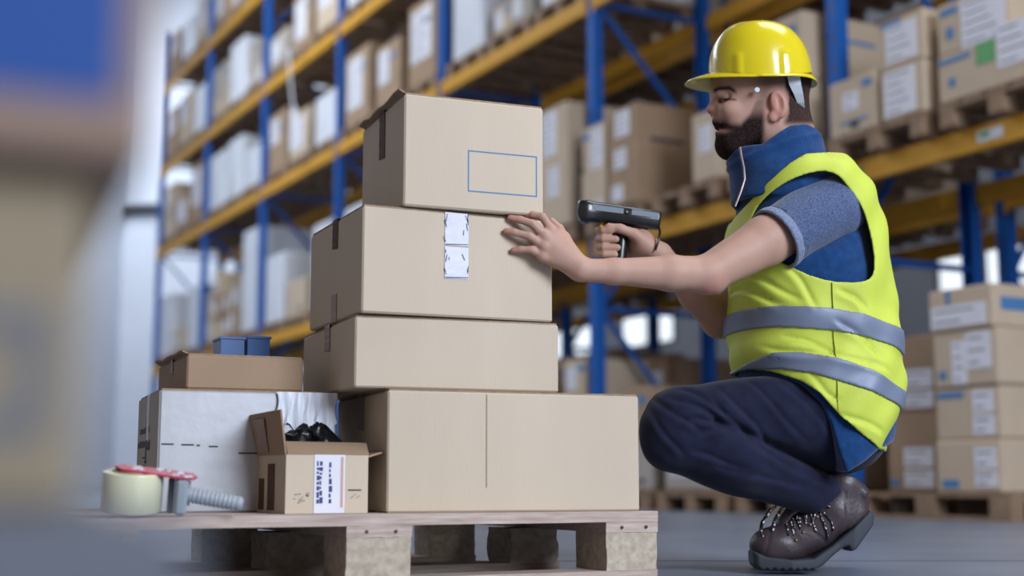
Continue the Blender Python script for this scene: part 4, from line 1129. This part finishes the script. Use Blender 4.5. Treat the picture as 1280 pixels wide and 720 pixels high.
def f_vest(p):
    b = vest_base(p); d = np.abs(b + .0025) - .0036
    d = smax(d, vhem(p), .003); d = smax(d, -vneck(p), .003)
    near = smax(hole(p), p[:, 1] - (YM - .06), .01); q = mirror_y(p, YM); far = smax(hole(q), q[:, 1] - (YM - .06), .01)
    return smax(smax(d, -near, .003), -far, .003)
VB = ((.42, 2.95, .18), (1.0, 3.45, 1.02))
VO = sdf_mesh('vest', f_vest, *VB, .0034, M['hivis'], MAN, relax=1)
def band(pts, off, name, m, extra=None):
    pg = poly_xz([P(x, y, YV) for x, y in pts])
    def f(p):
        d = np.abs(vest_base(p) - .0032) - .0032
        d = smax(smax(d, pg(p), .002), vhem(p), .002)
        return d if extra is None else smax(d, extra(p), .002)
    return sdf_mesh(name, f, *VB, .0034, m, MAN)
band([(880, 381), (912, 382), (975, 382), (1040, 387), (1080, 394), (1118, 404), (1160, 412), (1160, 442), (1118, 431), (1080, 422), (1040, 415), (975, 409), (912, 408), (880, 408)], 0, 'reflective_band', M['reflect'])
band([(880, 490), (915, 470), (940, 450), (967, 440), (1000, 441), (1042, 449), (1085, 463), (1124, 481), (1170, 500), (1170, 525), (1116, 502), (1080, 489), (1044, 478), (1010, 468), (978, 462), (935, 460), (900, 500)], 0, 'reflective_band', M['reflect'])
band([(1036.2, 354), (1038.0, 354), (1040.6, 440), (1044, 519), (1042.2, 519), (1038.8, 440)], 0, 'side_seam', mat('hi_vis_seam', srgb(150, 160, 40), .7), lambda p: p[:, 1] - YM)
# zip of the body warmer
b = MB(); q = [P(x, y, YH - .085 + dy) for x, y, dy in ((925, 184, .015), (927, 196, .01), (930, 210, .002), (931, 224, -.004), (926, 240, -.008), (919, 258, -.008))]
b.tube([v - MAN.location for v in q], [.0028] * 6, 6); b.build('zipper', mat('zip_metal', srgb(170, 150, 150), .35, metal=.7), MAN)

# ---------------------------------------------------------------- boots
M['leather'] = mat('brown_leather', srgb(68, 56, 60), .42, col2=srgb(52, 43, 47), scale=18, bump=.25, bscale=120)
M['sole'] = mat('dark_rubber_sole', srgb(50, 54, 62), .7)
def lace_mat():
    m = mat('speckled_lace', srgb(40, 38, 44), .8); nt = m.node_tree; b = nt.nodes['Principled BSDF']
    tc = nt.nodes.new('ShaderNodeTexCoord'); n = nt.nodes.new('ShaderNodeTexNoise'); n.inputs['Scale'].default_value = 170; r = nt.nodes.new('ShaderNodeValToRGB')
    r.color_ramp.interpolation = 'CONSTANT'; r.color_ramp.elements[0].color = srgb(30, 28, 34); r.color_ramp.elements[1].color = srgb(200, 196, 200); r.color_ramp.elements[1].position = .55
    nt.links.new(tc.outputs['Object'], n.inputs['Vector']); nt.links.new(n.outputs['Fac'], r.inputs['Fac']); nt.links.new(r.outputs['Color'], b.inputs['Base Color']); return m
M['lace'] = lace_mat()
M['eyelet'] = mat('brass_eyelet', srgb(150, 130, 112), .35, metal=.8)
def make_boot(Yb, sx, far=False):
    s = lambda x, y, dy=0.0: P(x, y, Yb) + Vector((sx, dy, 0))
    up = union([ell(s(972, 682), (.064, .047, .044)), rc(s(968, 684), s(1020, 664), .034, .042), rc(s(1000, 668), s(1040, 640), .040, .047), rc(s(1036, 642), s(1052, 606), .046, .050),
                rc(s(1048, 640), s(1066, 644), .044, .036), rc(s(1066, 640), s(1068, 615), .035, .030)], .022)
    bot = poly_xz([s(x, y) for x, y in ((930, 693), (945, 699), (985, 701.5), (1012, 698.5), (1036, 682), (1062, 659), (1086, 636), (1110, 604), (1060, 560), (1020, 575), (930, 600))])
    topc = poly_xz([s(x, y) for x, y in ((925, 720), (925, 640), (985, 640), (1010, 604), (1040, 590), (1062, 594), (1086, 612), (1110, 640), (1110, 720))])
    inn = rc(s(1046, 622), s(1052, 585), .036, .040)
    cuffs = union([rc(s(1058, 602, d), s(1076, 617, d), .0075, .0075) for d in (-.030, .030)] + [rc(s(1076, 617, -.030), s(1076, 617, .030), .0075, .0075)], .01)
    seam_a, seam_b = V3(s(1050, 636)), V3(s(1062, 664))
    def f_up(p):
        d = smax(smax(up(p), bot(p), .008), topc(p), .006); d = smax(d, -inn(p), .006); d = smin(d, cuffs(p), .01)
        # toe-cap and quarter seams
        for a, b in (((962, 655), (952, 692)), ((1050, 615), (1054, 664)), ((1012, 664), (1030, 678))):
            a, b = V3(s(*a))[[0, 2]], V3(s(*b))[[0, 2]]; ab = b - a; w = p[:, [0, 2]] - a; t = np.clip((w @ ab) / (ab @ ab), 0, 1)
            d = d + .0018 * np.exp(-(np.sqrt(((w - t[:, None] * ab) ** 2).sum(1)) / .003) ** 2)
        return d + fold(p, 90, 60, 110, .0005, .3)
    lo, hi = np.array(s(925, 716, -.09)), np.array(s(1105, 570, .09)); lo[2] = -.004
    o = sdf_mesh('boot', f_up, lo, hi, .003, M['leather'], MAN, relax=1)
    sp = poly_xz([s(x, y) for x, y in ((939, 688), (940, 704), (948, 711.5), (1012, 711.5), (1024, 705), (1036, 694), (1050, 683), (1056, 681), (1060, 688), (1066, 685), (1088, 656), (1090, 642), (1084, 638), (1062, 660), (1036, 682), (1012, 697.5), (985, 699), (952, 694))])
    xs = [s(x, 700).x for x in (930, 945, 985, 1015, 1045, 1065, 1092)]
    def f_sole(p):
        hw = np.interp(p[:, 0], xs, [.010, .034, .0495, .0455, .036, .039, .026])
        d = smax(sp(p) - .001, np.abs(p[:, 1] - Yb) - hw, .008)
        u = (p[:, 0] - p[:, 2] * .4) * 2 * math.pi / .0165
        edge = np.clip(-(sp(p)) / .004, 0, 1)
        lug = .0045 * np.clip(np.sin(u) * 3, -1, 1) * np.clip(1 - p[:, 2] / .03, 0, 1) * (np.abs(p[:, 1] - Yb) > hw - .014)
        return np.maximum(d + np.maximum(lug, 0) * (p[:, 2] < .014), .0 - p[:, 2])
    sdf_mesh('boot_sole', f_sole, lo - .01, hi + .01, .003, M['sole'], MAN, relax=0)
    org = MAN.location
    # tongue, lacing with eyelets on the near side, and a long bow
    tg = union([rc(s(985, 657), s(1010, 622), .026, .028)], .01); tcut = rc(s(990, 668), s(1018, 632), .034, .036)
    sdf_mesh('tongue', lambda p: smax(tg(p), -tcut(p), .006), lo, hi, .0032, M['leather'], MAN)
    def skin_pt(x, y, dy):
        q = np.array([s(x, y, dy)], np.float32); g = np.zeros(3); 
        for _ in range(6):
            d = f_up(q)[0]
            for k in range(3):
                e = q.copy(); e[0, k] += .001; g[k] = (f_up(e)[0] - d) / .001
            q[0] -= (d - .0015) * g / max(1e-6, (g * g).sum())
        return Vector(q[0]) - org
    L = MB()
    for i in range(6):
        x0, y0 = 984 + i * 7.5, 664 - i * 7.0
        pts = [skin_pt(x0 + 1 - q * 1.2, y0 - 4 + q * 3.2, -.012 - .009 * q) for q in range(4)]
        L.tube(pts, .0021, 5); pts2 = [skin_pt(x0 + 5 - q * .2, y0 - 11 + q * 5.2, -.012 - .009 * q) for q in range(4)]
        L.tube(pts2, .0021, 5)
    for pts in (((1018, 634), (1022, 648), (1026, 660), (1031, 676)), ((1014, 636), (1010, 650), (1015, 664)), ((1004, 634), (1014, 630), (1026, 630), (1032, 634)), ((1018, 634), (1026, 642), (1034, 652), (1036, 664))):
        L.tube([skin_pt(x, y, -.045) + Vector((0, -.002, 0)) for x, y in pts], .0023, 6)
    L.tube([s(x, y, -.03) - org for x, y in ((978, 628), (962, 636), (951, 652), (948, 666), (955, 675), (962, 668), (966, 650), (976, 634))], .0026, 6)
    L.build('laces', M['lace'], MAN, kind='stuff')
    for i in range(4):
        q = skin_pt(990 + i * 9, 674 - i * 9.5, -.043); b = MB(); b.tube([q + Vector((0, .001, 0)), q + Vector((0, -.0035, 0))], [.004, .0025], 8); b.build('eyelet', M['eyelet'], MAN)
make_boot(3.135, 0); make_boot(3.33, -.004, True)

# ---------------------------------------------------------------- hard hat (worn): lofted shell with brim, ridges, slots and strap
M['helmet'] = mat('yellow_helmet_plastic', srgb(214, 194, 30), .2, coat=.35)
HC = hp(950, 94)
def helmet():
    prof = [(93.5, 887, 1013.5, .113), (85, 886.5, 1012.5, .1125), (75, 887, 1010, .111), (65, 889, 1006.5, .108), (56, 892.5, 1001, .103), (48.5, 897.5, 994.5, .095), (42, 905, 986.5, .084), (37.2, 913.5, 976.5, .068), (34.2, 924, 966, .045), (33, 938, 952, .012)]
    zz = [hp(950, y).z for y, *_ in prof]
    ys = np.linspace(0, len(prof) - 1, 37); n = 120; ringsv = []
    ar = np.array([[hp(950, y).z, hp(a, y).x, hp(b, y).x, w] for y, a, b, w in prof])
    # smooth interpolation of sections set in image pixels
    def at(u, c):
        i = min(int(u), len(prof) - 2); t = u - i; g = lambda k: ar[min(max(k, 0), len(prof) - 1), c]
        return .5 * ((2 * g(i)) + (-g(i - 1) + g(i + 1)) * t + (2 * g(i - 1) - 5 * g(i) + 4 * g(i + 1) - g(i + 2)) * t * t + (-g(i - 1) + 3 * g(i) - 3 * g(i + 1) + g(i + 2)) * t ** 3)
    outer = []
    for u in ys:
        z, xf, xb, w = [at(u, c) for c in range(4)]; cx, rx = (xf + xb) / 2, (xb - xf) / 2; ring = []
        for k in range(n):
            a = 2 * math.pi * k / n; ca, sa = math.cos(a), math.sin(a); e = 2 / 2.15
            x = cx + rx * math.copysign(abs(ca) ** e, ca); y = YH + w * math.copysign(abs(sa) ** e, sa)
            up = max(0, (u - 3) / 6); lat = (y - YH)
            rg = sum(math.exp(-((lat - q) / .0075) ** 2) for q in (-.030, 0, .030)) * min(1, up * 2) * (1 if abs(x - HC.x) < .085 else max(0, 1 - (abs(x - HC.x) - .085) / .02))
            z2 = z + .0042 * rg * (1 if u > 2 else 0)
            # raised accessory slots at the side, above the brim
            for (qx, ww, hh) in ((914, .010, 2.1), (974, .017, 2.3)):
                bx = hp(qx, 80).x
                if u < hh and abs(x - bx) < ww: y += math.copysign(.0035 * (1 - (abs(x - bx) / ww) ** 6), sa) 
            z2 -= (.022 * sa * sa - .013 * sa) * max(0, 1 - u / 7) ** 1.3
            ring.append((x, y, z2))
        outer.append(ring)
    b = MB(); vs = []; fs = []; m = len(outer)
    inner = [[((x - HC.x) * .972 + HC.x, (y - YH) * .972 + YH, z - .003) for x, y, z in r] for r in outer]
    for r in outer: vs += r
    for r in inner[::-1]: vs += r
    M2 = 2 * m
    for i in range(M2 - 1):
        if i == m - 1: continue
        for k in range(n): fs.append((i * n + k, i * n + (k + 1) % n, (i + 1) * n + (k + 1) % n, (i + 1) * n + k))
    for k in range(n): fs.append(((M2 - 1) * n + k, (M2 - 1) * n + (k + 1) % n, (k + 1) % n, k))
    fs += [[(m - 1) * n + k for k in range(n)], [m * n + k for k in range(n)]]
    vs = [tuple(Vector(p) - MAN.location) for p in vs]
    b.add(vs, fs, 0, True); h = b.build('hard_hat', M['helmet'], MAN)
    # brim: rounded flange, long peak at the front
    z0 = ar[0, 0]; bb = MB(); vs = []; fs = []; nn = 120; cs = 8
    xf, xb, w = ar[0, 1], ar[0, 2], ar[0, 3]; cx, rx = (xf + xb) / 2, (xb - xf) / 2
    for k in range(nn):
        a = 2 * math.pi * k / nn; ca, sa = math.cos(a), math.sin(a); e = 2 / 2.15
        ix, iy = cx + (rx - .002) * math.copysign(abs(ca) ** e, ca), YH + (w - .002) * math.copysign(abs(sa) ** e, sa)
        front = max(0, -ca); back = max(0, ca)
        ext = .010 + .052 * front ** 2.2 + .004 * back ** 3
        drop = .003 + .017 * front ** 2 + .016 * back ** 4
        base = -.009 * back ** 2 - .002 * front
        ox, oy = ix + ca * ext, iy + sa * ext * (1 if front < .2 else .55)
        th = .0024
        for (t, zz_) in ((0, .004), (.5, .0035), (.93, .0026), (1, .0), (.93, -.0026), (.5, -.0018), (0, -.001)):
            vs.append((ix + (ox - ix) * t, iy + (oy - iy) * t, z0 + base - .022 * sa * sa + .013 * sa - drop * t ** (1.15 if front > back else 2) + zz_))
    cs = 7
    for k in range(nn):
        for j in range(cs):
            a, b2 = k * cs + j, k * cs + (j + 1) % cs; c, d = ((k + 1) % nn) * cs + j, ((k + 1) % nn) * cs + (j + 1) % cs
            fs.append((a, b2, d, c))
    bb.add([tuple(Vector(p) - MAN.location) for p in vs], fs, 0, True); bb.build('brim', M['helmet'], h)
    # harness strap at the back of the head and its dark adjuster
    def ribbon(name, pts, wds, m, th=.003):
        rb = MB(); vs = []
        for (x, y, dy), wd in zip(pts, wds):
            for sx, sy in ((-wd, 0), (wd, 0), (wd, th), (-wd, th)): vs.append(tuple(hp(x + sx, y, dy + (sy if dy < 0 else -sy)) - MAN.location))
        nq = len(pts); fs = [(i * 4 + k, i * 4 + (k + 1) % 4, i * 4 + 4 + (k + 1) % 4, i * 4 + 4 + k) for i in range(nq - 1) for k in range(4)] + [(0, 1, 2, 3), ((nq - 1) * 4 + 3, (nq - 1) * 4 + 2, (nq - 1) * 4 + 1, (nq - 1) * 4)]
        rb.add(vs, fs, 0, False); return rb.build(name, m, h)
    gs = mat('grey_strap', srgb(196, 202, 208), .6)
    for s in (-1, 1):
        ribbon('strap', [(992, 95, s * .083), (994, 106, s * .077), (998, 117, s * .066), (1001, 128, s * .052), (1003, 137, s * .036)], [8, 7.5, 6, 4.5, 3], gs)
        cl = MB(); c = hp(946, 113, s * .086) - MAN.location; cl.tube([c, c + Vector((0, s * .006, 0))], .006, 12); cl.build('harness_clip', gs, h)
    rb = MB(); rb.box(tuple(hp(999, 117, -.05) - MAN.location), tuple(hp(1006, 98, .05) - MAN.location), bev=.004); rb.build('adjuster', M['black_gloss'], h)
    nk = MB(); nk.tube([hp(x, y) - MAN.location for x, y in ((1003, 128), (1004, 138), (1003, 149), (1000, 160))], [.016, .016, .015, .014], 10, flat=.35); nk.build('nape_strap', gs, h)
helmet()
# pale shirt collar showing at the nape
wc = ell(hp(992, 164), (.040, .058, .03)); wcut = rc(hp(980, 140), hp(990, 200), .05, .05)

# ================================================================ barcode scanner held in the right hand
SC0, SC1 = P(723, 264, YS), P(825, 276, YS)
ax = (SC1 - SC0).normalized(); SL = (SC1 - SC0).length
scr = empty('barcode_scanner', tuple(P(778, 322, YS)), 0, 'black handheld barcode scanner with yellow trigger in the man\'s right hand', 'scanner')
so = Vector(scr.location)
M['scan'] = mat('scanner_black', srgb(24, 25, 28), .28, coat=.3)
M['scan_silver'] = mat('scanner_silver', srgb(132, 144, 156), .28, metal=.15, coat=.3)
upv = Vector((-ax.z, 0, ax.x)); upv = upv if upv.z > 0 else -upv
def sp(u, v, w=0): return SC0 + ax * (u * SL) + upv * v + Vector((0, w, 0)) - so
b = MB(); vs = []; fs = []; ns = 20
sec = [(0.0, .021, .0), (.03, .0255, 0), (.12, .0275, 0), (.15, .0245, .001), (.30, .0240, .001), (.60, .0228, .0005), (.97, .0215, 0), (1.0, .019, 0)]
for u, r_, o_ in sec:
    for k in range(ns):
        a = 2 * math.pi * k / ns; e = 2 / 3.2
        vs.append(sp(u - (.02 * math.sin(a) if u < .12 else 0), o_ + r_ * 1.05 * math.copysign(abs(math.sin(a)) ** e, math.sin(a)), r_ * 1.0 * math.copysign(abs(math.cos(a)) ** e, math.cos(a))))
fs = [(i * ns + k, i * ns + (k + 1) % ns, (i + 1) * ns + (k + 1) % ns, (i + 1) * ns + k) for i in range(len(sec) - 1) for k in range(ns)]
fs += [list(range(ns))[::-1], [(len(sec) - 1) * ns + k for k in range(ns)]]
b.add(vs, fs, 0, True); b.build('barrel', M['scan'], scr)
def side_panel(u0, u1, v0, v1, name, m, out=.0245):
    pb_ = MB(); vs = [sp(u, v, -q) for u, v in ((u0, v0), (u1, v0 * .9), (u1, v1 * .9), (u0, v1)) for q in (out, out - .006)]
    pb_.add([vs[i] for i in (0, 2, 4, 6, 1, 3, 5, 7)], [(0, 1, 2, 3), (7, 6, 5, 4), (0, 4, 5, 1), (1, 5, 6, 2), (2, 6, 7, 3), (3, 7, 4, 0)]); return pb_.build(name, m, scr)
side_panel(.16, .54, .002, .016, 'side_panel', M['scan_silver'], .0252); side_panel(.64, .97, .002, .0155, 'side_panel', M['scan_silver'], .0234)
b = MB(); c = sp(.59, .008, -.0222); b.tube([c, c + Vector((0, -.004, 0))], .0062, 16); kb = b.build('knob', M['scan'], scr)
b = MB(); c2 = c + Vector((0, -.0045, 0)); b.tube([c2 + Vector((-.0015, 0, -.001)), c2 + Vector((-.0015, -.001, -.001))], .0028, 12); b.build('screw', M['scan_silver'], kb)
b = MB(); vs = [sp(-.012, .0165 * s1, .017 * s2) for s1, s2 in ((-1, -1), (-1, 1), (1, 1), (1, -1))] + [sp(-.002, .0165 * s1, .017 * s2) for s1, s2 in ((-1, -1), (-1, 1), (1, 1), (1, -1))]
b.add(vs, [(0, 1, 2, 3), (7, 6, 5, 4), (0, 4, 5, 1), (1, 5, 6, 2), (2, 6, 7, 3), (3, 7, 4, 0)]); b.build('scan_window', mat('dark_red_window', srgb(50, 18, 24), .08), scr)
b = MB(); b.tube([P(778, 276, YS) - so, P(777, 300, YS) - so, P(774, 330, YS) - so], [.0125, .0135, .0145], 14, flat=1.15); b.build('grip', M['scan'], scr)
b = MB(); b.tube([P(753, 279, YS) - so, P(751, 283, YS) - so, P(755, 287, YS) - so], [.005, .0045, .0035], 8); b.build('trigger', mat('trigger_yellow', srgb(214, 164, 40), .4), scr)
b = MB(); b.tube([q - so for q in (P(823, 281, YS - .006), P(825, 290, YS - .02), P(823, 302, YS - .03), P(819, 313, YS - .026))], [.0035, .003, .0028, .0028], 6)
b.build('wrist_lanyard', M['scan'], scr)
